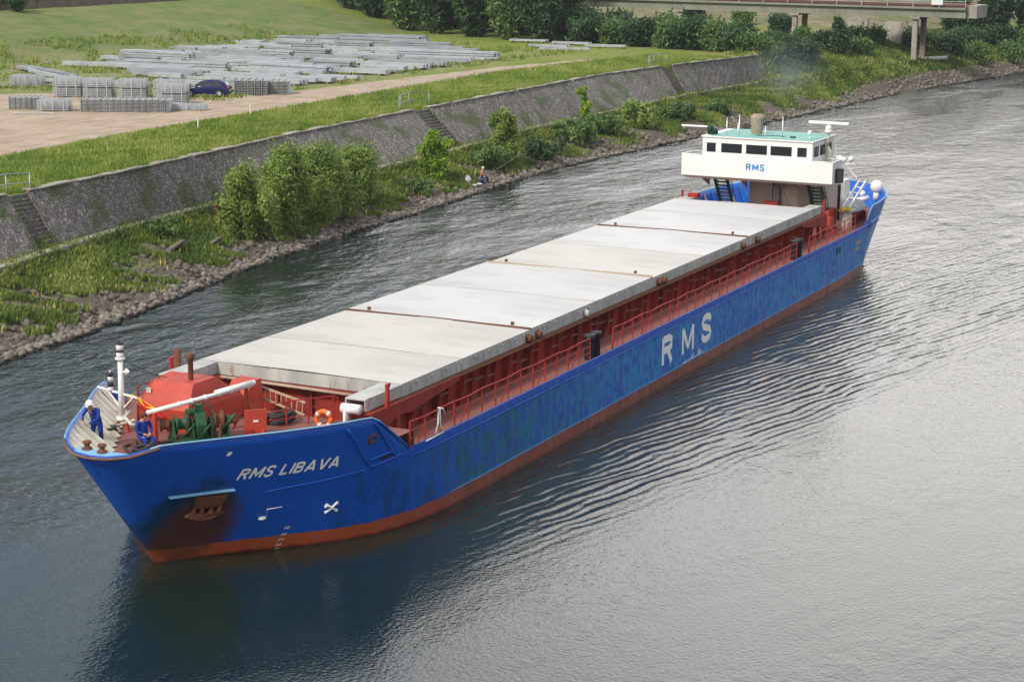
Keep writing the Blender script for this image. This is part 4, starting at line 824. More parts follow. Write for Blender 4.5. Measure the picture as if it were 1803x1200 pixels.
for k in range(11): t=k/10; m.lathe((.82-.02*k,-.45-.55*t,.55-.42*t),[(.05,-.03),(.075,0),(.05,.03)],8,axis='x' if k%2 else 'y')
m.build('chain',MT['rust'],wl,True)
m=MB(); m.prism([(4.0,-.93,3.4),(4.52,-1.46,3.4),(4.52,-1.46,4.28),(4.0,-.93,4.28)],(.05,.05,0)); sp=m.build('orange_locker_panel',MT['orange'],ship)
m=MB(); m.prism([(4.19,-1.145,3.86),(4.31,-1.265,3.86),(4.31,-1.265,3.93),(4.19,-1.145,3.93)],(-.006,-.006,0)); m.build('label_plate',MT['letter'],sp)
m=MB(); m.bar((4.1,-1.1,3.4),(4.1,-1.1,3.62),.1); m.bar((4.4,-1.42,3.4),(4.4,-1.42,3.6),.1); m.build('panel_foot',MT['orange'],sp)
def fcurve(x): return I(x,[4.6,5.2,6.4,7.2],[-.9,-1.26,-1.75,-2.15])
m=MB(); 
P=[(5.0,-1.1),(5.7,-1.5),(6.4,-1.95),(7.15,-2.5)]
for x,y in P: m.bar((x,y,3.4),(x,y,4.28),.045)
for z in (4.28,3.98,3.7): m.tube([(x,y,z) for x,y in P],.025 if z>4.2 else .016,5)
m.tube([(7.15,-2.5,4.28),(7.28,-2.6,4.2),(7.28,-2.6,3.4)],.025,5); m.build('forecastle_railing',MT['rail'],ship)
for x,y in ((-2.0,.95),(-2.1,.30)):
    m=MB(); m.lathe((x,y,4.17),[(.17,0),(.17,.04),(.09,.06),(.09,.16),(.15,.2),(.13,.26),(0,.27)],12); m.build('roller_fairlead',MT['rust'],ship,True)
# aft starboard etc
exec_wheelhouse=True
# ---- wheelhouse
wh=empty('wheelhouse',(59.57,0,6.93)); wh.parent=ship
m=MB(); W_,D_,H=3.36,4.2,1.11
# window pillars and walls built round real openings
fy=[3.36,3.14,2.50,2.24,.88,.70,-.66,-.80,-2.16,-2.42,-3.06,-3.36]
zb,zt_=.20,.82
m.box(0,.08,-W_,W_,-.3,zb); m.box(0,.08,-W_,W_,zt_,H)
for k in range(0,12,2): m.box(0,.08,fy[k+1],fy[k],zb,zt_)
for s in (-1,1):
    y0,y1=sorted((s*W_,s*(W_-.08))); m.box(.08,D_,y0,y1,-.3,zb); m.box(.08,D_,y0,y1,zt_,H)
    for a,b_ in ((.08,.3),(1.3,1.5),(2.6,2.8),(3.9,D_)): m.box(a,b_,y0,y1,zb,zt_)
m.box(D_,D_+.08,-W_,W_,-.3,zb); m.box(D_,D_+.08,-W_,W_,zt_,H)
for a,b_ in ((-W_,-2.9),(-1.2,-.9),(.9,1.2),(2.9,W_)): m.box(D_,D_+.08,a,b_,zb,zt_)
m.box(.08,D_,-W_+.08,W_-.08,-.3,-.22); m.build('cabin',MT['white'],wh)
for k in range(1,11,2):
    m=MB(); m.box(.03,.05,fy[k+1]+.002,fy[k]-.002,zb+.002,zt_-.002); f=m.build('window',MT['glass'],wh)
    m=MB(); a,b_=fy[k+1],fy[k]
    for q in ((a,b_,zb,zb+.035),(a,b_,zt_-.035,zt_),(a,a+.035,zb+.035,zt_-.035),(b_-.035,b_,zb+.035,zt_-.035)): m.box(-.012,.03,*q)
    m.build('window_frame',MT['white'],f)
for s in (-1,1):
    for a,b_ in ((.3,1.3),(1.5,2.6),(2.8,3.9)):
        m=MB(); y0,y1=sorted((s*(W_-.05),s*(W_-.03))); m.box(a+.002,b_-.002,y0,y1,zb+.002,zt_-.002); m.build('window',MT['glass'],wh)
for a,b_ in ((-2.9,-1.2),(-.9,.9),(1.2,2.9)):
    m=MB(); m.box(D_+.03,D_+.05,a+.002,b_-.002,zb+.002,zt_-.002); m.build('window',MT['glass'],wh)
m=MB(); m.box(.4,1.0,-2.4,2.4,-.2,.28); m.box(1.0,1.25,-.3,.3,-.2,.6); m.build('control_desk',MT['rust'],wh)
m=MB(); m.prism([(-.08,-W_-.08,H),(-.08,W_+.08,H),(D_+.25,W_+.08,H),(D_+.25,-W_-.08,H)],(0,0,.07)); rf=m.build('roof',MT['white'],wh)
m=MB(); m.prism([(.02,-W_+.05,H+.074),(.02,W_-.5,H+.074),(D_+.1,W_-.5,H+.074),(D_+.1,-W_+.05,H+.074)],(0,0,.03)); m.build('roof_deck',MT['teal'],rf)
m=MB(); m.box(.9,1.1,-2.0,-1.7,H+.105,H+.2); m.tube([(1.0,.4,H+.13),(1.5,-.8,H+.13),(1.2,-1.3,H+.13)],.02); m.build('roof_fitting',MT['dkgreen'],rf)
# bridge wings front panel and wings
bw=empty('bridge_wing_deck',(59.47,0,5.6)); bw.parent=ship
m=MB(); Wg=4.63
m.box(0,.06,-Wg,Wg,.12,1.33); m.add([(0,-Wg,.12),(0,Wg,.12),(.35,Wg-.15,-.06),(.35,-Wg+.15,-.06)],[(0,1,2,3)])
for s in (-1,1): y0,y1=sorted((s*Wg,s*(Wg-.06))); m.box(.06,1.9,y0,y1,.12,1.33)
m.box(.06,1.9,-Wg+.06,Wg-.06,.12,.2); m.box(1.9,D_+.1,-W_,W_,.12,.2)
m.build('wing_panel',MT['white'],bw,bevel=.012)
m=MB()
for s in (-1,1): m.tube([(.03,s*Wg,1.36),(1.9,s*Wg,1.36),(1.9,s*(W_+.1),1.36)],.04,6); m.tube([(.03,s*(W_+.05),1.36),(.03,s*(Wg-.05),1.36)],.045,6)
m.build('wing_rail',MT['white'],bw,True)
_=strokes('wing_lettering','RMS',lambda u,v,pr:(59.47-pr,.56-u*.345,6.24+.36*v),MT['letterblue'],.25,gap=.40)
_.parent=bw; _.location=(-59.47,0,-5.6)
for y in (-3.6,-1.2,1.2,3.6): m=MB(); m.prism([(.4,y,.11),(2.2,y,.11),(2.2,y,-.7)],(0,.06,0)); m.build('wing_bracket',MT['beige'],bw)
# accommodation below
ac=empty('accommodation',(62,0,2.7)); ac.parent=ship
m=MB(); m.box(0,4.6,-.25,1.2,0,2.95); m.box(.35,4.6,-.8,-.25,0,2.95); m.box(0,4.6,-2.5,-.8,0,2.95); m.build('house_wall',MT['beige'],ac,bevel=.02)
m=MB(); m.box(-.03,0,-1.85,-.95,.05,2.4); d_=m.build('door',MT['cream'],ac,bevel=.01); m=MB(); m.cyl((-.08,-1.75,1.1),(-.03,-1.75,1.1),.03); m.bar((-.05,-.95,2.1),(-.05,-1.8,.3),.035); m.build('door_bar',MT['wood'],d_)
m=MB(); m.box(1.0,4.4,-3.2,-2.51,0,2.95); m.box(.8,2.0,-4.42,-3.25,0,2.85); m.build('side_casing',MT['white'],ac,bevel=.02)
m=MB(); m.box(-.03,0.002,-.7,-.3,.3,2.4); m.build('recess_panel',MT['grey'],ac)
m=MB(); m.box(.74,.797,-4.2,-4.05,.5,2.6); m.build('dark_slot',MT['black'],ac)
lettering('warning_lettering','PASS NOT BLOCKED',lambda u,v:(61.985,1.05-1.1*u,5.03+.09*v),MT['rust'],off=.005) if False else None
m=MB(); m.box(61.2,61.5,-.85,.05,3.7,4.25); m.build('orange_box',MT['orange'],ship,bevel=.02)
# stairways
def stairs(y0,y1,label=None):
    s=empty('stairway',(61,0,2.7)); s.parent=ship; m=MB(); xa,za,xb,zb=-.9,2.9,1.2,0.05
    for y in (y0,y1): m.prism([(xa-.05,y,za-.05),(xa+.22,y,za+.05),(xb+.24,y,zb),(xb-.06,y,zb)],(0,.07,0))
    m.build('stringer',MT['dkgreen'],s)
    m=MB()
    for k in range(13): t=(k+.5)/13; x=xa+(xb-xa)*t; z=za+(zb-za)*t; m.box(x-.02,x+.24,y0+.07,y1,z,z+.07)
    m.build('tread',MT['dkgreen'],s)
    m=MB()
    for y in (y0-.03,y1+.08): m.tube([(xa,y,za+.75),(xb-.1,y,zb+.9),(xb+.1,y,zb+.85),(xb+.1,y,zb)],.025); m.tube([(xa,y,za+.3),(xb-.1,y,zb+.5)],.015); 
    for t in (.2,.5,.8): 
        for y in (y0-.03,y1+.08): m.tube([(xa+(xb-xa)*t,y,za+(zb-za)*t),(xa+(xb-xa)*t,y,za+(zb-za)*t+.85)],.015)
    m.build('handrail',MT['dkgreen'],s)
stairs(2.0,2.75); stairs(-3.75,-3.0)
# navigation lights box, horns, radar mast
m=MB(); m.box(60.0,60.5,-5.0,-4.66,5.75,6.55); nb_=m.build('side_light_screen',MT['black'],ship); m=MB(); m.box(60.1,60.3,-5.06,-5.002,6.05,6.2); m.build('side_light',MT['rail'],nb_)
rm=empty('radar_mast',(62,-3.55,5.7)); rm.parent=ship
m=MB(); m.cyl((0,0,0),(0,0,1.9),.13,.12); m.cyl((.0,0,1.9),(0,0,2.75),.05); m.cyl((0,.16,1.9),(0,.16,2.75),.03); m.cyl((0,-.14,0),(0,-.14,1.75),.07); m.build('mast_pole',MT['cream'],rm,True)
m=MB(); m.ball((0,0,2.98),.2,.2,.2); m.cyl((0,0,2.72),(0,0,2.86),.23); m.build('radar_drive',MT['white'],rm,True)
m=MB(); m.box(-.08,.08,-1.22,1.22,3.2,3.36); m.build('radar_scanner',MT['white'],rm,bevel=.03)
sp_=empty('searchlights',(62.0,-4.5,6.6)); sp_.parent=ship
for dy,dz in ((0,0),(-.45,.08),(.25,.1)):
    m=MB(); m.lathe((0,dy,dz+.25),[(0,-.16),(.12,-.14),(.17,.1),(.17,.14),(.0,.15)],12,axis='x'); m.cyl((0,dy,dz-.05),(0,dy,dz+.15),.03); m.build('searchlight',MT['white'],sp_,True)
m=MB(); m.tube([(0,.6,.05),(0,-.75,.05)],.03); m.tube([(0,.0,-.9),(0,0,.05)],.03); m.tube([(-.1,-.2,0),(-.1,-.9,-.75)],.03); m.tube([(0,.35,0),(0,.45,1.0)],.012); m.build('searchlight_bar',MT['white'],sp_)
for x,y,h in ((60.5,2.22,1.0),(61.4,1.75,1.15),(59.75,1.25,.85),(59.75,-.42,.72),(61.2,-1.0,1.15)):
    m=MB(); m.cyl((0,0,0),(0,0,h),.026,.02); m.cyl((0,0,.1),(0,0,h*.8),.035,.035); o=m.build('whip_antenna',MT['white'],ship,True); o.location=(x,y,8.12)
fn=MB(); fn.lathe((61.6,.72,8.12),[(.30,0),(.36,.25),(.34,.6),(.42,.95),(.42,1.05),(.25,1.2),(0,1.22)],14); fn.build('covered_compass',MT['tan'],ship,True)
m=MB(); m.box(60.2,60.5,2.75,3.3,8.12,8.42); m.ball((60.2,3.15,8.5),.22,.2,.2); m.cyl((60.3,2.85,8.3),(60.0,2.8,8.45),.12); m.build('radar_base',MT['dkgreen'],ship,True)
m=MB(); m.box(60.15,60.27,3.0,4.95,8.52,8.62); m.build('radar_scanner',MT['white'],ship,bevel=.02)
m=MB(); m.cyl((60.4,-2.9,8.05),(60.4,-2.9,8.35),.03); m.ball((60.4,-2.9,8.5),.13,.13,.16); m.build('antenna_dome',MT['white'],ship,True)
# aft deck: crane, domes, winch
cr_=empty('boat_crane',(62.4,-4.75,2.7)); cr_.parent=ship
m=MB(); m.cyl((0,0,0),(0,0,1.1),.34,.30,n=14); m.box(-.42,.42,-.42,.42,1.1,1.22); m.build('pedestal',MT['cream'],cr_,True)
m=MB()
for s in (-.2,.2): m.bar((-.2,s,1.35),(3.2,s+.0,2.55),.09,.14)
for t in (.15,.35,.55,.75,.97): m.bar((-.2+3.4*t,-.2,1.35+1.2*t),(-.2+3.4*t,.2,1.35+1.2*t),.06)
m.build('crane_arm',MT['white'],cr_)
m=MB(); m.box(-.5,.2,-.3,.3,1.22,1.3); m.tube([(-.9,0,1.25),(.3,0,1.25)],.05); m.build('crane_platform',MT['flaggold'],cr_)
m=MB(); m.box(61.2,64.6,-4.0,-3.4,2.7,3.9); m.box(60.6,61.2,-4.3,-3.7,2.7,3.6); m.build('aft_casing',MT['orange'],ship,bevel=.02)
m=MB(); m.ball((71.8,-3.95,4.12),.40,.40,.42,16); m.cyl((71.8,-3.95,3.3),(71.8,-3.95,3.8),.2); m.build('satellite_dome',MT['white'],ship,True)
m=MB(); m.cyl((69.5,-3.4,3.5),(70.1,-3.9,3.6),.16); m.cyl((69.4,-3.0,3.5),(69.4,-3.0,4.0),.13); m.ball((69.8,-3.6,3.9),.2); m.build('stern_winch',MT['white'],ship,True)
m=MB(); m.lathe((68.6,-2.6,3.3),[(0,-.3),(.35,-.3),(.2,-.2),(.2,.2),(.35,.3),(0,.3)],12,axis='y'); m.box(68.2,69,-3.1,-2.1,2.7,3.1); m.build('stern_winch_drum',MT['rust'],ship,True)
m=MB()
for k in range(4): m.tube([(66.5+.5*k,-2.9-.3*k,2.7),(66.5+.5*k,-2.9-.3*k,3.7)],.03)
m.tube([(66.5,-2.9,3.7),(68,-3.8,3.7)],.03); m.build('aft_railing',MT['white'],ship)
m=MB(); m.prism([hp(61.2,2.0,-1,.012),hp(62.6,2.0,-1,.012),hp(62.6,2.16,-1,.012),hp(61.2,2.16,-1,.012)],(0,-.02,0)); m.prism([hp(61.3,1.62,-1,.012),hp(62.5,1.62,-1,.012),hp(62.5,1.78,-1,.012),hp(61.3,1.78,-1,.012)],(0,-.02,0)); m.build('stern_name_plate',MT['wood'],ship)
for x in (57.2,57.8,64.0,64.5):
    m=MB(); z=2.05 if x<60 else 2.45; m.prism([hp(x,z,-1,.012),hp(x+.28,z,-1,.012),hp(x+.28,z+.34,-1,.012),hp(x,z+.34,-1,.012)],(0,-.012,0)); m.build('freeing_port',MT['black'],ship)
m=MB(); m.tube([hp(x,2.9,-1,.03) for x in np.linspace(64.5,72,20)],.05,5); m.build('stern_strake',MT['lblue'],ship,True)
m=MB(); m.box(58.7,59.2,3.3,3.9,4.5,4.75); m.build('aft_stop',MT['rail'],ship)
# stays at the bow
m=MB(); m.tube([(2.65,2.9,5.6),(4.6,2.3,4.9)],.012,4); m.tube([(2.65,3.1,5.9),(4.2,2.6,5.0)],.012,4); m.build('stay_wire',MT['black'],ship)
m=MB(); m.tube([(3.1,3.4,3.4),(3.1,3.4,4.2),(3.2,3.0,4.5),(3.3,2.9,4.4)],.03,6); m.build('bent_handrail',MT['rail'],ship,True)
# ---- loose things aboard
m=MB(); R_=.27
m.tube([(.06*0,R_*math.cos(t),R_*math.sin(t)) for t in np.linspace(0,2*math.pi,25)[:-1]],.085,10,closed=True); lr=empty('lifebuoy',(6.45,-2.53,3.62),rz=.15,label='orange ring lifebuoy with white bands hanging on the red railing at the bow',cat='lifebuoy')
m.build('ring',MT['lifering'],lr,True); m=MB()
for a in (.5,2.1,3.7,5.2): m.tube([(0,R_*math.cos(t),R_*math.sin(t)) for t in np.linspace(a,a+.35,5)],.091,10)
m.build('band',MT['helmet'],lr,True)
ld=empty('ladder',(0,0,0),0,'long light wooden ladder leaning slantwise against the front of the hatch behind the bow railing','ladder')
A0,A1=Vector((7.9,1.55,4.2)),Vector((7.35,-1.25,3.85)); B0,B1=Vector((7.9,1.5,3.80)),Vector((7.2,-1.3,3.44))
for a,b_ in ((A0,A1),(B0,B1)): 
    m=MB(); m.bar(a,b_,.05,.07); m.build('side_rail',MT['wood'],ld)
for k in range(11):
    t=(k+.5)/11; m=MB(); m.cyl(A0.lerp(A1,t),B0.lerp(B1,t),.018,n=6); m.build('rung',MT['wood'],ld)
def coil(name,c,r,n,th,label,cat,mat='rope',seed=0,zs=.05):
    r_=random.Random(seed); m=MB(); P=[]
    for i in range(n*16): t=i/16*2*math.pi; rr=r*(1+.12*math.sin(i*.7+seed)+.1*r_.uniform(-1,1)); P.append((rr*math.cos(t),rr*.75*math.sin(t),th+zs*(i/16)+.02*r_.uniform(-1,1)))
    m.tube(P,th,6); o=m.build(name,MT[mat],None,True); o.location=c; return tag(o,label,cat)
coil('mooring_rope',(6.1,-1.1,3.4),.45,7,.05,'dark mooring rope heaped on deck below the leaning ladder','rope',seed=3)
coil('mooring_rope',(5.6,-.55,3.4),.3,5,.045,'small dark rope coil between the orange panel and the ladder','rope',seed=4)
coil('mooring_rope',(1.9,3.2,3.4),.35,5,.045,'dark rope coil at the foot of the white foremast','rope',seed=5)
m=MB(); m.tube([(-.75,.0,4.25),(-.2,.25,3.7),(.1,.6,3.46),(.5,1.3,3.45),(.9,1.75,3.45),(1.4,1.7,3.45),(1.6,1.2,3.45),(2.2,.7,3.46),(2.9,.5,3.5)],.05,7); tag(m.build('mooring_rope',MT['rope'],None,True),'single dark rope looping across the bow deck beside the seated person','rope')
coil('mooring_rope',(-.9,-.35,3.4),.35,6,.06,'dark rope heap in the port corner of the bow','rope',seed=9,zs=.12)
fl_=empty('flag',(2.6,2.2,4.15),0,'crumpled black, red and yellow flag hanging from a line beside the foremast','flag')
def cloth(y0,y1,z0,z1,mat,nm,ph):
    V=[];n=12
    for i in range(n+1):
        for j in range(5):
            u=i/n;v=j/4; V.append((.05+.10*math.sin(u*7+ph+v*2),y0+(y1-y0)*u,z0+(z1-z0)*v-.3*u+.12*math.sin(u*5+ph)*v))
    m=MB(); m.add(V,[(i*5+j,(i+1)*5+j,(i+1)*5+j+1,i*5+j+1) for i in range(n) for j in range(4)]); m.build(nm,MT[mat],fl_,True)
cloth(.6,-.55,.42,.55,'flaggold','stripe',0); cloth(.2,-.75,.15,.43,'flagred','stripe',1); cloth(-.1,-.8,-.02,.16,'black','stripe',2)
m=MB(); m.prism([(0,0,0),(0,0,0.001),(0.01,0,0)],(0,0,.001)) if False else None
m=MB(); m.tube([(9.05,-5.62,3.78),(8.85,-5.7,3.3),(8.7,-5.68,2.95)],.03,5); m.tube([(9.1,-5.64,3.78),(9.0,-5.72,3.2),(9.2,-5.7,2.9)],.025,5); m.tube([(9.05,-5.6,3.8),(9.3,-5.66,3.72),(9.45,-5.66,3.5)],.03,5); m.tube([(9.2,-5.74,2.92),(8.5,-5.74,2.9),(7.9,-5.74,2.89)],.025,5)
tag(m.build('white_rope',MT['helmet'],None,True),'white rope end tied over the red side railing behind the bow','rope')
rb=empty('rescue_boat',(65.6,-4.2,3.6),.1,'small grey covered rescue boat under the white crane near the stern','boat')
m=MB(); V=[]; n=12
for i in range(n+1):
    u=i/n; x=-1.9+3.8*u; w_=.72*(math.sin(math.pi*(.08+.84*u))**.55); 
    V+=[(x,-w_,0),(x,-w_*.75,-.32),(x,0,-.45),(x,w_*.75,-.32),(x,w_,0)]
m.add(V,[(i*5+k,(i+1)*5+k,(i+1)*5+k+1,i*5+k+1) for i in range(n) for k in range(4)]); m.build('boat_hull',MT['orange'],rb,True)
m=MB(); V=[]
for i in range(n+1):
    u=i/n; x=-1.92+3.84*u; w_=.75*(math.sin(math.pi*(.08+.84*u))**.55); 
    V+=[(x,-w_,-.06),(x,-w_,.04),(x,-w_*.5,.2+.05*math.sin(i*1.3)),(x,0,.28),(x,w_*.5,.2),(x,w_,.04),(x,w_,-.06)]
m.add(V,[(i*7+k,(i+1)*7+k,(i+1)*7+k+1,i*7+k+1) for i in range(n) for k in range(6)]); m.build('boat_cover',MT['grey'],rb,True)
for x in (64.6,66.6): m=MB(); m.box(x,x+.15,-4.75,-3.6,2.7,3.3); m.build('boat_cradle',MT['rail'],ship)
# ---------------------------------------------------------------- people
def person(label,loc,rz,J,helmet=False,group=None,top='blue_cloth',bare=False,seated=False):
    """J: joint dict -> (x,y,z,r); one skinned body"""
    root=empty('person',loc,rz,label,'person',group)
    E_=[('pel','spine'),('spine','chest'),('chest','neck'),('neck','head'),('head','crown')]
    for s in 'lr': E_+= [('chest','sh'+s),('sh'+s,'el'+s),('el'+s,'wr'+s),('wr'+s,'pa'+s),('pel','hi'+s),('hi'+s,'kn'+s),('kn'+s,'an'+s),('an'+s,'to'+s)]
    for s in 'lr':
        w_=Vector(J['wr'+s][:3]); p=Vector(J['pa'+s][:3]); d=(p-w_).normalized(); side=d.cross(Vector((0,0,1))).normalized() if abs(d.z)<.9 else Vector((1,0,0)); up=side.cross(d)
        for k,(o,ln) in enumerate(((-.03,.065),(-.01,.078),(.01,.074),(.03,.058))):
            a=p+side*o+d*.02; b1=a+d*ln*.5-up*.012; c1=b1+d*ln*.4-up*.03
            J[f'f{k}a{s}']=(*a,.010); J[f'f{k}b{s}']=(*b1,.009); J[f'f{k}c{s}']=(*c1,.008); E_+=[('pa'+s,f'f{k}a{s}'),(f'f{k}a{s}',f'f{k}b{s}'),(f'f{k}b{s}',f'f{k}c{s}')]
        a=w_.lerp(p,.5)+side*.045; c1=a+d*.04+side*.02-up*.01; J['t0'+s]=(*a,.012); J['t1'+s]=(*c1,.009); E_+=[('wr'+s,'t0'+s),('t0'+s,'t1'+s)]
    h=Vector(J['head'][:3]); f_=J.get('face',(-1,0,0)); f_=Vector(f_).normalized()
    J2={k:v for k,v in J.items() if k!='face'}
    J2['nose']=(*(h+f_*.10),.018); E_.append(('head','nose'))
    names=list(J2); me=bpy.data.meshes.new('body'); me.from_pydata([J2[k][:3] for k in names],[(names.index(a),names.index(b_)) for a,b_ in E_],[])
    o=bpy.data.objects.new('body_tmp',me); col.objects.link(o); o.modifiers.new('s','SKIN'); 
    sv=me.skin_vertices[0].data
    for i,k in enumerate(names): r=J2[k][3]; sv[i].radius=(r,r); sv[i].use_root=(k=='pel')
    o.modifiers['s'].use_smooth_shade=True
    sb=o.modifiers.new('b','SUBSURF'); sb.levels=1; sb.render_levels=1
    dg=bpy.context.evaluated_depsgraph_get(); nm=bpy.data.meshes.new_from_object(o.evaluated_get(dg)); bpy.data.objects.remove(o)
    nm.materials.clear(); 
    for q in (top,'skin','black','dark_cloth'): nm.materials.append(MT[q])
    pts=[(Vector(J2[k][:3]),k) for k in names]
    for p in nm.polygons:
        c=p.center; k=min(pts,key=lambda t:(t[0]-c).length)[1]; mi=0
        if k in('head','crown','nose','neck') or k[0] in 'f' or k[:2] in('pa','t0','t1'): mi=1
        if k[:2]=='to' or k[:2]=='an' : mi=2
        if bare and k[:2] in('ch','sh','el','wr','sp'): mi=1
        if bare and k[:2] in('pe','hi','kn'): mi=3
        p.material_index=mi
    nm.name='body'; ob=bpy.data.objects.new('body',nm); col.objects.link(ob); ob.parent=root
    m=MB(); s_=f_.cross(Vector((0,0,1))).normalized()
    for k in(-1,1): m.ball(tuple(h+f_*.088+s_*.032*k+Vector((0,0,.018))),.012,.012,.009,8)
    m.build('eyes',MT['black'],root,True)
    if helmet:
        m=MB(); m.lathe(tuple(h+Vector((0,0,.05))),[(.155,0),(.135,.012),(.13,.05),(.105,.1),(.06,.13),(0,.14)],16); m.prism([tuple(h+f_*.1+s_*.08+Vector((0,0,.05))),tuple(h+f_*.1-s_*.08+Vector((0,0,.05))),tuple(h+f_*.19-s_*.05+Vector((0,0,.045))),tuple(h+f_*.19+s_*.05+Vector((0,0,.045)))],(0,0,.012)); m.build('helmet',MT['helmet'],root,True)
    else:
        m=MB(); c=h-f_*.018+Vector((0,0,.045)); m.ball(tuple(c),.108,.108,.10,12); m.build('hair' if not bare else 'cap',MT['hair'] if not bare else MT['helmet'],root,True)
    return root
def J_(**k): return {a:b_ for a,b_ in k.items()}
# x forward(-) of the figure is its facing direction
stand=J_(pel=(0,0,.92,.13),spine=(-.08,0,1.08,.125),chest=(-.20,0,1.27,.14),neck=(-.30,0,1.40,.055),head=(-.36,0,1.50,.088),crown=(-.37,0,1.58,.07),
 shl=(-.20,.19,1.34,.062),ell=(-.34,.27,1.10,.048),wrl=(-.52,.12,1.0,.032),pal=(-.60,.06,.99,.03),shr=(-.20,-.19,1.34,.062),elr=(-.30,-.25,1.08,.048),wrr=(-.46,-.08,.94,.032),par=(-.53,-.02,.90,.03),
 hil=(0,.10,.86,.10),knl=(-.06,.12,.48,.07),anl=(.02,.12,.09,.05),tol=(-.14,.13,.04,.035),hir=(0,-.10,.86,.10),knr=(-.02,-.13,.48,.07),anr=(.08,-.13,.09,.05),tor=(-.08,-.14,.04,.035),face=(-1,0,-.35))
person('crew member in blue overalls and white helmet bending at the starboard bulwark',(.62,2.58,3.41),.05,{k:(v if k=='face' else (v[0]*1.05,v[1]*1.15,v[2]*.98,v[3]*1.15)) for k,v in stand.items()},helmet=True)
sit=J_(pel=(0,0,.42,.14),spine=(-.03,0,.60,.13),chest=(-.09,0,.84,.15),neck=(-.13,0,.99,.055),head=(-.17,0,1.10,.088),crown=(-.18,0,1.18,.07),
 shl=(-.09,.20,.92,.065),ell=(-.14,.26,.66,.05),wrl=(-.34,.12,.60,.034),pal=(-.42,.08,.59,.03),shr=(-.09,-.20,.92,.065),elr=(-.12,-.26,.66,.05),wrr=(-.34,-.1,.60,.034),par=(-.41,-.04,.58,.03),
 hil=(-.05,.10,.40,.10),knl=(-.46,.13,.46,.075),anl=(-.48,.14,.10,.05),tol=(-.64,.15,.04,.035),hir=(-.05,-.10,.40,.10),knr=(-.46,-.13,.45,.075),anr=(-.52,-.14,.10,.05),tor=(-.68,-.15,.04,.035),face=(-1,0,-.2))
person('bareheaded crew member in blue overalls sitting on a low box at the bow',(.98,1.05,3.43),1.15,{k:(v if k=='face' else (v[0],v[1]*1.1,v[2],v[3]*1.15)) for k,v in sit.items()})
m=MB(); m.box(-.28,.28,-.28,.28,0,.28); o=m.build('rope_box',MT['rust'],None,bevel=.02); o.location=(.98,1.05,3.405); o.rotation_euler=(0,0,1.15); tag(o,'low rusty box under the seated crew member at the bow','box')
import copy as _c
person('angler in white cap and blue trousers sitting on the rubble at the water edge',(86.6,float(yw(86.6))+1.0,gz(86.6,yw(86.6)+1.0)+.12),1.9,_c.deepcopy({k:v for k,v in sit.items() if not k[:2] in('f0','f1','f2','f3','t0','t1')}),bare=True)
m=MB(); m.box(-.2,.2,-.2,.2,0,.3); o=m.build('bait_box',MT['dark_cloth'],None,bevel=.03); o.location=(86.65,float(yw(86.6))+1.05,gz(86.6,yw(86.6)+1.05)-.02); tag(o,'blue box the angler at the water edge sits on','box')
def pail(x,y,dz,r,h,label,mat='helmet'):
    m=MB(); m.lathe((0,0,0),[(0,0),(r*.8,0),(r,h),(r*1.08,h),(r*1.08,h+.03),(r*.9,h+.03),(r*.75,.03),(0,.03)],14); m.tube([(r*math.cos(t),0,h+r*.8*math.sin(t)) for t in np.linspace(0,3.14,8)],.012,5); o=m.build('bucket',MT[mat],None,True); o.location=(x,y,gz(x,y)+dz); return tag(o,label,'bucket')
pail(84.9,30.8,.1,.22,.3,'small white bucket on the stones left of the angler'); pail(84.3,30.9,.1,.16,.22,'smaller white pail standing left of the white bucket by the angler')
m=MB(); m.ball((0,0,.25),.42,.25,.28,10); m.ball((.1,.1,.5),.16,.16,.12,8); o=m.build('backpack',MT['helmet'],None,True); o.location=(85.3,32.0,gz(85.3,32.0)); tag(o,'white bag lying on the slope between the bright tree and the angler','bag')
m=MB(); m.tube([(0,0,0),(-3.2,-2.0,.9)],[.05,.03],6); m.tube([(0.3,0.1,0.05),(-2.8,-1.6,.4)],[.03,.03],6); o=m.build('pole',MT['concrete'],None,True); o.location=(88.0,33.8,gz(88,33.8)+.3); tag(o,'pale pole lying down the slope beside the white bag','pole')
m=MB(); m.tube([(0,0,.1),(-.3,-3.0,2.0)],[.02,.008],5); o=m.build('fishing_rod',MT['wood'],None,True); o.location=(86.4,float(yw(86))+.4,.9); tag(o,'thin fishing rod held out over the water by the angler','fishing rod')
# ---------------------------------------------------------------- guard rails, stakes
def guard(name,P,h,label,mat='galv',n=2,posts=None):
    c=Vector((P[0][0],P[0][1],0)); root=empty(name,c,0,label,'railing'); 
    for (x,y) in P:
        m=MB(); z=gz(x,y+.3); m.cyl((x-c.x,y-c.y,z-.2),(x-c.x,y-c.y,z+h),.035,n=8); m.build('post',MT[mat],root,True)
    m=MB()
    for k in range(n): 
        zz=h*(1-k*.5); m.tube([(x-c.x,y-c.y,gz(x,y+.3)+zz) for x,y in P],.03,6)
    m.build('rails',MT[mat],root,True)
guard('guard_rail',[(31.0,36.9),(33.4,36.9),(35.8,36.95),(37.4,37.0),(38.6,36.3)],1.15,'pale galvanised guard rail above the quay wall at the left edge','galv')
guard('guard_rail',[(89.5,40.4),(91.9,41.6),(94.4,42.2),(96.3,41.3)],1.35,'grey green guard rail of three bays above the middle stairs of the quay wall','galvdk',3)
guard('guard_rail',[(147.6,41.9),(149.6,42.6),(151.6,42.9),(153.0,42.0)],1.35,'small far guard rail at the top of the wall before the dark bushes','galvdk',3)
for x,y,l in ((83.0,50.4,'white marker stake at the edge of the dirt road, right one of the pair'),(72.5,48.2,'white marker stake in the grass strip, left one of the pair')):
    m=MB(); m.bar((0,0,-.2),(0.04,0,.85),.07); m.box(-.06,.1,-.05,.05,.72,.78); o=m.build('marker_stake',MT['helmet']); o.location=(x,y,5); tag(o,l,'stake')
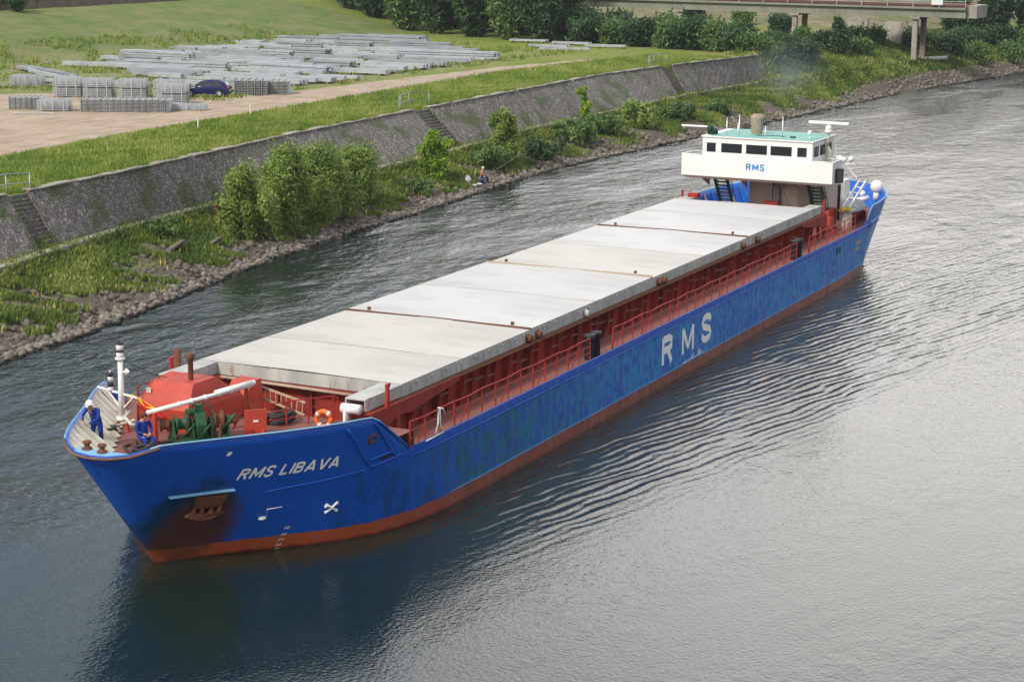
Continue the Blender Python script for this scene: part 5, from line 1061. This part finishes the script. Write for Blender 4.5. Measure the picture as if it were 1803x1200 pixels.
# ---------------------------------------------------------------- steel yard
def beam_bundle(L_,wd,ht,seed,mat):
    r=random.Random(seed); m=MB(); nw=max(2,int(wd/.32)); nh=max(1,int(ht/.26)); 
    for i in range(nw):
        for j in range(nh):
            x=-wd/2+wd*(i+.5)/nw; z=.12+ht*(j+.5)/nh; a=-L_/2+r.uniform(-.25,.25); b_=L_/2+r.uniform(-.25,.25); w2=wd/nw*.86; h2=ht/nh*.8
            m.prism([(x-w2/2,a,z-h2/2),(x+w2/2,a,z-h2/2),(x+w2/2,a,z+h2/2),(x+w2/2-.03,a,z+h2/2),(x+w2/2-.03,a,z-h2/2+.05),(x-w2/2+.03,a,z-h2/2+.05),(x-w2/2+.03,a,z+h2/2),(x-w2/2,a,z+h2/2)],(0,b_-a,0)) if (i+j+seed)%3==0 else m.box(x-w2/2,x+w2/2,a,b_,z-h2/2,z+h2/2)
    me=m
    return me
def bundle(i,x,y,L_,wd,ht,rz,mat):
    key=(round(L_),round(wd*2),round(ht*4),mat)
    if key in BC: o=copy_tree(BC[key])
    else:
        o=empty('steel_bundle'); beam_bundle(L_,wd,ht,len(BC),mat).build('beams',MT[mat],o)
        for t in (-.42,0,.42): m=MB(); m.box(-wd/2-.15,wd/2+.15,L_*t-.06,L_*t+.06,0,.12); m.build('timber_bearer',MT['wood'],o)
        BC[key]=o
    o.location=(x,y,5.03); o.rotation_euler=(0,0,rz); o['category']='steel bundle'; o['group']='long steel beam bundles laid out in the yard'; return o
BC={}; B_L=[]
r=random.Random(11)
def ymax(x): return float(I(x,[100,106,113,128,150,172,176],[66,74,84,100,103,100,98]))
def ymin(x): return float(I(x,[98,104,110,125,150,160,166,176],[61.2,61,60.6,60.6,60.8,68,78,84]))
x=101.0
while x<175:
    y=ymin(x)+r.uniform(0,1.5); yM=ymax(x)
    while y<yM-3:
        L_=r.choice([4,5,6,8,8,10,12]); L_=min(L_,max(4,int(yM-y)+1))
        if r.random()<.86: B_L.append((x+r.uniform(-.3,.3),y+L_/2,L_,r.choice([.8,1.1,1.3]),r.choice([.3,.5,.5,.8]),r.gauss(.04,.06),'galv' if r.random()<.6 else 'galvdk'))
        y+=L_+r.uniform(.3,1.6)
    x+=r.uniform(1.9,2.6)
B_L+= [(178,60,5,.8,.3,.25,'galv'),(181,66,5,.8,.3,.1,'galv'),(174,66,5,.8,.35,.2,'galv'),(183,73,5,.8,.35,.15,'galv'),(170,62,6,.8,.35,.4,'galv'),(108,91,14,1.5,.35,-.55,'galvdk'),(105,88,12,1.1,.35,-.6,'galv'),(103,84,12,.8,.35,-.6,'galv'),(118,92,8,.8,.55,.2,'galv'),(100,79,12,1.1,.35,.1,'galv'),(98.5,77,10,.8,.35,.08,'galvdk')]
ROWN=lambda x:'nearest' if x<112 else 'second' if x<127 else 'middle' if x<142 else 'fourth' if x<157 else 'farthest'
lab={}
for i,a in enumerate(B_L):
    o=bundle(i,*a); x,y,L_,wd,ht,rz,mt=a
    px='road side' if y<ymin(x)+8 and x<160 else 'grass side' if y>ymax(x)-9 else 'centre'
    lab.setdefault(f"{'dull' if mt=='galvdk' else 'bright'} {'low' if ht<.5 else 'high'} {'short' if L_<7 else 'medium' if L_<11 else 'long'} steel bundle, {ROWN(x)} strip of the yard, {px}",[]).append((y,x,o))
for l,os_ in lab.items():
    os_.sort(key=lambda t:-t[0]); n=len(os_)
    for k,(_,x,o) in enumerate(os_): o['label']=l if n==1 else l+', '+(('left one','right one') if n==2 else ('left one','middle one','right one') if n==3 else ('leftmost one','second from left','third from left','fourth from left','fifth from left','sixth from left','seventh from left','eighth from left'))[min(k,7)]
# stacks of galvanised frames at the front of the yard
def frame_stack(Lx,Ly,nl,tiers,label,x,y,rz,name='frame_stack',mat='galv'):
    root=empty(name,(x,y,5.02),rz,label,'frame stack','stacks of galvanised frames at the front of the yard'); z=.08
    for t in range(tiers):
        m=MB()
        for k in range(nl):
            zz=z+k*.15
            for yy in (-Ly/2,-Ly/6,Ly/6,Ly/2-.06): m.box(-Lx/2,Lx/2,yy,yy+.06,zz,zz+.075)
            for i in range(5): xx=-Lx/2+.02+(Lx-.1)*i/4; m.box(xx,xx+.06,-Ly/2+.062,Ly/2-.062,zz+.012,zz+.06)
        m.build('frame_layers',MT[mat],root)
        m=MB()
        for xx in (-Lx*.36,0,Lx*.33):
            for s in (-1,1): y0,y1=sorted((s*(Ly/2+.005),s*(Ly/2+.05))); m=MB(); m.box(xx,xx+.07,y0,y1,z-.03,z+nl*.15+.02); m.build('strap_post',MT['hatch1'],root)
        for xx in (-Lx*.36,Lx*.33): m=MB(); m.box(xx,xx+.1,-Ly/2,Ly/2,z-.075,z-.003); m.build('timber_bearer',MT['wood'],root)
        z+=nl*.15+.1
    return root
def rolls(n,label,x,y,rz,dx=.62,h=1.05):
    root=empty('tube_bundle_row',(x,y,5.02),rz,label,'tube bundles','stacks of galvanised frames at the front of the yard')
    for i in range(n):
        m=MB(); xx=(i-n/2)*dx
        rr=random.Random(i+n)
        for a in range(6):
            for b_ in range(9):
                px=xx+.05+a*(dx-.1)/6; pz=.06+b_*h/9; m.cyl((px,-.9+rr.uniform(-.04,.04),pz),(px+rr.uniform(-.01,.01),.9+rr.uniform(-.04,.04),pz),.042,n=5)
        m.build('tube_bundle',MT['galv'],root)
    for i in range(n): xx=(i-n/2)*dx; m=MB(); m.box(xx-.03,xx+.03,-.98,.98,0,h+.04); m.build('strap_post',MT['concrete'],root)
    return root
AZ=-1.12
def FS(px,py,*a): return a
frame_stack(2.6,1.6,6,1,'single low frame stack with three pale straps at the front left of the yard',78.3,66.2,AZ)
rolls(6,'row of upright tube bundles between the front left frame stack and the ribbed mesh bales',78.8,69.3,AZ,.45,.95)
rolls(14,'long front row of grey tube bundles with wooden posts, nearest to the dirt road',81.0,60.9,AZ,.52,1.0)
frame_stack(3.0,1.7,3,1,'flat low frame stack at the right end of the front row',84.3,57.3,AZ)
for k,(x,y,l) in enumerate([(89.5,73.6,'leftmost two tier frame stack in the second row of the yard'),(90.3,70.9,'two tier frame stack, second from the left in the second row'),(91.2,67.9,'two tier frame stack in the middle of the second row'),(92.3,64.9,'two tier frame stack right of the middle in the second row'),(88.6,61.8,'frame stack in front of the parked car, its top lower than the ones behind')]):
    frame_stack(2.5,1.8,5,2 if k<4 else 2,l,x,y,AZ,mat='galv' if k%2 else 'galv')
rolls(5,'grey tube bundles directly right of the dark blue car',99.3,60.8,AZ,.6,1.35)
rolls(4,'last tube bundles right of the car, before the first steel beams',101.2,59.2,AZ,.55,1.2)
frame_stack(3.0,2.2,7,1,'frame stack in the grass at the far left edge, front one',92.3,85.8,AZ); frame_stack(3.0,2.2,7,1,'frame stack in the grass at the far left edge, back one',95.5,83.0,AZ)
m=MB(); m.bar((0,0,.1),(1.6,-3,.1),.25,.12); o=m.build('timber_beam',MT['hatch1']); o.location=(74.3,67.2,5); tag(o,'pale timber beam on the dirt at the left edge of the yard','beam')
# ---------------------------------------------------------------- car
car=empty('parked_car',(95.3,63.0,5.02),0,'dark blue hatchback car parked between grey tube bundles at the edge of the dirt road','car')
b=NB('dark blue car paint'); b.col((.008,.013,.07)); b.rough(.3); b.p.inputs['Coat Weight'].default_value=.15; MT['carpaint']=b.m
b=NB('red lamp glass'); b.col((.55,.01,.01)); b.rough(.2); MT['lampred']=b.m
# x forward (nose at +2.1), side profile
PR=[(2.08,.32,.86,.62),(2.02,.62,.80,.70),(1.55,.80,.84,.74),(1.0,.92,.86,.78),(.95,.94,.86,.78),(.25,1.40,.86,.60),(-.4,1.47,.87,.60),(-1.2,1.44,.87,.60),(-1.62,1.30,.86,.60),(-1.95,.95,.85,.76),(-2.05,.85,.84,.74),(-2.08,.35,.82,.62)]
m=MB(); V=[]
for (x,zt,wb,wt) in PR:
    belt=min(zt,.93); V+=[(x,-wb*.93,.24),(x,-wb,.55 if zt>.6 else zt*.8),(x,-wb+.03,belt-.02 if zt>.95 else zt-.06),(x,-wt+.0,zt),(x,0,zt+.02),(x,wt,zt),(x,wb-.03,belt-.02 if zt>.95 else zt-.06),(x,wb,.55 if zt>.6 else zt*.8),(x,wb*.93,.24)]
n=9; m.add(V,[(i*n+k,(i+1)*n+k,(i+1)*n+k+1,i*n+k+1) for i in range(len(PR)-1) for k in range(n-1)]); m.add(V[:9],[tuple(range(9))]); m.add(V[-9:],[tuple(range(8,-1,-1))])
m.build('body',MT['carpaint'],car,True)
for s in (-1,1):
    for pts in ([(.82,1.0),(.22,1.34),(-.28,1.39),(-.28,.98)],[(-.36,.98),(-.36,1.39),(-1.15,1.36),(-1.5,1.0)]):
        m=MB(); P=[(x,s*(.845-(z-.93)*.50),z) for x,z in pts]; m.prism(P,(0,s*.012,.002)); m.build('side_window',MT['glass'],car)
m=MB(); m.prism([(.93,-.70,.99),(.93,.70,.99),(.33,.54,1.38),(.33,-.54,1.38)],(.02,0,.02)); m.build('windscreen',MT['glass'],car)
m=MB(); m.prism([(-1.95,-.62,1.0),(-1.95,.62,1.0),(-1.70,.52,1.30),(-1.70,-.52,1.30)],(-.03,0,.02)); m.build('rear_window',MT['glass'],car)
for s in (-1,1):
    m=MB(); m.box(-2.11,-2.0,*sorted((s*.52,s*.80)),.70,.90); m.build('tail_light',MT['lampred'],car,bevel=.02)
    m=MB(); m.box(2.0,2.1,*sorted((s*.48,s*.76)),.55,.68); m.build('headlight',MT['helmet'],car,bevel=.02)
    m=MB(); m.ball((.78,s*.95,.98),.08,.1,.07); m.build('mirror',MT['carpaint'],car,True)
    for x in (1.3,-1.28):
        wq=MB(); wq.lathe((x,s*.80,.31),[(.2,-.1),(.30,-.1),(.315,-.06),(.315,.06),(.30,.1),(.2,.1)],20,axis='y'); tr=wq.build('wheel',MT['black'],car,True)
        wq=MB(); wq.lathe((x,s*.80,.31),[(0,s*.07),(.07,s*.09),(.2,s*.075),(.205,s*.1)],20,axis='y'); wq.build('rim',MT['galv'],tr)
m=MB(); m.box(-2.12,-2.085,-.26,.26,.52,.63); m.build('number_plate',MT['helmet'],car)
m=MB(); m.box(-2.14,-2.0,-.78,.78,.3,.44); m.build('bumper',MT['carpaint'],car,bevel=.03)
car.rotation_euler=(0,0,1.95)
# ---------------------------------------------------------------- railway bridge
br=empty('railway_bridge',(210,50,.3),0,'long pale concrete and steel railway bridge on slender piers behind the trees','bridge')
def bl(y): return 213-(78-y)*.0714-210    # x offset of the bridge axis at y
YB0,YB1=21.5,110
m=MB()
for dx,w_ in ((-2.4,.35),(2.4,.35)): 
    m.prism([(bl(YB0)+dx,YB0-50,8.3),(bl(YB0)+dx+w_,YB0-50,8.3),(bl(YB0)+dx+w_,YB0-50,9.35),(bl(YB0)+dx,YB0-50,9.35)],(bl(YB1)-bl(YB0),YB1-YB0,0))
m.prism([(bl(YB0)-2.8,YB0-50,9.35),(bl(YB0)+3.2,YB0-50,9.35),(bl(YB0)+3.2,YB0-50,9.6),(bl(YB0)-2.8,YB0-50,9.6)],(bl(YB1)-bl(YB0),YB1-YB0,0)); m.build('girder',MT['girder'],br)
m=MB(); m.prism([(bl(YB0)-2.3,YB0-50,9.6),(bl(YB0)+2.6,YB0-50,9.6),(bl(YB0)+2.6,YB0-50,9.85),(bl(YB0)-2.3,YB0-50,9.85)],(bl(YB1)-bl(YB0),YB1-YB0,0)); m.build('track_bed',MT['railbrown'],br)
for dx in (-1.0,.5,1.6):
    m=MB(); m.prism([(bl(YB0)+dx,YB0-50,9.85),(bl(YB0)+dx+.1,YB0-50,9.85),(bl(YB0)+dx+.1,YB0-50,10.0),(bl(YB0)+dx,YB0-50,10.0)],(bl(YB1)-bl(YB0),YB1-YB0,0)); m.build('track_rail',MT['rust'],br)
for k,y in enumerate(np.arange(YB0,YB1,3.5)):
    m=MB(); m.bar((bl(y)-2.7,y-50,9.6),(bl(y)-2.7,y-50,10.7),.09); m.build('railing_post',MT['galv'],br)
m=MB()
for z in (10.1,10.4,10.7): m.tube([(bl(YB0)-2.7,YB0-50,z),(bl(YB1)-2.7,YB1-50,z)],.04,5)
m.build('railing_bar',MT['galv'],br)
for y in (28.2,45.0,62,79,96):
    for dx,mt in ((-2.1,'concrete'),(2.3,'brick')):
        x=210+bl(y)+dx; m=MB(); g=gz(x,y); m.box(bl(y)+dx-.32,bl(y)+dx+.32,y-50-.32,y-50+.32,g-.5,8.0); m.box(bl(y)+dx-.6,bl(y)+dx+.6,y-50-.65,y-50+.65,8.0,8.3); m.build('pier',MT[mt],br)
    m=MB()
    for dx in (-2.42,): m.box(bl(y)+dx-.03,bl(y)+dx+.04,y-50-.1,y-50+.1,8.35,9.3)
    m.build('girder_rib',MT['girder'],br)
m=MB(); m.box(bl(24)-2.8,bl(24)-2.7,24.5-50,26-50,9.95,10.85); m.build('white_sign',MT['helmet'],br)
m=MB(); m.prism([(-2.9,20.2-50,8.3),(3.2,20.2-50,8.3),(3.2,21.45-50,8.3),(-2.9,21.45-50,8.3)],(0,0,1.6)); m.build('end_block',MT['concrete'],br)
def lowwall(name,pts,h,th,mat,label,cat):
    m=MB(); c=pts[0]
    m.bar((0,0,h/2),(pts[1][0]-c[0],pts[1][1]-c[1],h/2),th,h); o=m.build(name,MT[mat]); o.location=(c[0],c[1],gz(*c)-.3); return tag(o,label,cat)
lowwall('graffiti_wall',[(222,41.5),(220,38)],2.8,.4,'concrete','short concrete wall with white graffiti marks between the bridge piers','wall')
g_=MB()
for k in range(4): 
    y=41.1-.85*k; x=221.75-.49*k; g_.tube([(x-.24,y,gz(222,41.5)+.5),(x-.2,y-.1,gz(222,41.5)+1.9),(x-.28,y-.4,gz(222,41.5)+1.2),(x-.26,y-.5,gz(222,41.5)+2.0)],.09,4)
gr=g_.build('graffiti',MT['helmet']); gr.parent=bpy.data.objects['graffiti_wall']; gr.matrix_parent_inverse=Matrix.Translation(-Vector(bpy.data.objects['graffiti_wall'].location))
lowwall('bridge_abutment',[(219,35.2),(217.4,32.6)],3.0,.5,'beige','plain beige wall block among the bushes behind the bridge piers','wall')
m=MB(); m.cyl((0,0,0),(3.5,-3.2,.2),.3,.25,n=10); o=m.build('pale_log',MT['hatch1'],None,True); o.location=(210.5,28.6,gz(210.5,28)+.1); tag(o,'pale log lying at the foot of the right bridge pier','log')
# retaining wall and tracks along the top left
x0,x1=60,205
rw=empty('retaining_wall',(130,123.5,8.6),0,'long brown retaining wall along the top of the grassy dike','wall')
m=MB(); m.box(x0-130,x1-130,0,.5,0,1.75)
for x in np.arange(x0,x1,3.0): m.box(x-130,x-130+.18,-.08,.1,0,1.74)
m.build('wall_face',MT['brick'],rw); m=MB(); m.box(x0-130,x1-130,-.12,.6,1.753,1.9); m.build('wall_cap',MT['hatch1'],rw)
m=MB(); m.box(x0,x1,124.2,140,10.1,10.35); tag(m.build('railway_track_bed',MT['railbrown']),kind='structure')
for y in (126,127.5,130.5,132): 
    m=MB(); m.box(x0,x1,y,y+.1,10.35,10.52); tag(m.build('railway_rail',MT['rust']),'rusty railway rail at the top left edge, '+{126:'nearest',127.5:'second nearest',130.5:'third',132:'farthest'}[y]+' from the retaining wall','rail','railway rails behind the retaining wall')
# exhaust smoke beside the quay end
b=NB('thin blue smoke'); b.t.nodes.remove(b.p); v=b.n('ShaderNodeVolumePrincipled'); v.inputs['Color'].default_value=(.72,.82,.95,1); v.inputs['Density'].default_value=.0
l_=b.n('ShaderNodeVectorMath'); l_.operation='LENGTH'; b.l(b.tc.outputs['Object'],l_.inputs[0])
b.l(b.math('MULTIPLY',b.math('MULTIPLY',b.ramp(l_.outputs['Value'],1,.0),b.ramp(b.noise(1.7,5,.65),.30,.70)),.03),v.inputs['Density']); b.l(v.outputs[0],b.t.nodes['Material Output'].inputs['Volume'])
m=MB(); m.ball((0,0,0),1,1,1,20); o=m.build('smoke',b.m,None,True); o.location=(166,32.5,4.0); o.scale=(13,6.0,4.4); o.rotation_euler=(0,.1,.5); tag(o,'thin bluish exhaust smoke drifting over the bank before the dark bushes','smoke',kind='stuff')
# distant ground cover behind everything
# air: closed box of thin haze round everything
b=NB('thin haze'); b.t.nodes.remove(b.p); v=b.n('ShaderNodeVolumePrincipled'); v.inputs['Color'].default_value=(.80,.86,.93,1); v.inputs['Density'].default_value=.00012
b.l(v.outputs[0],b.t.nodes['Material Output'].inputs['Volume'])
m=MB(); m.box(-230,1300,-450,950,-4,26); tag(m.build('haze',b.m),'thin pale haze over the canal','haze',kind='stuff')
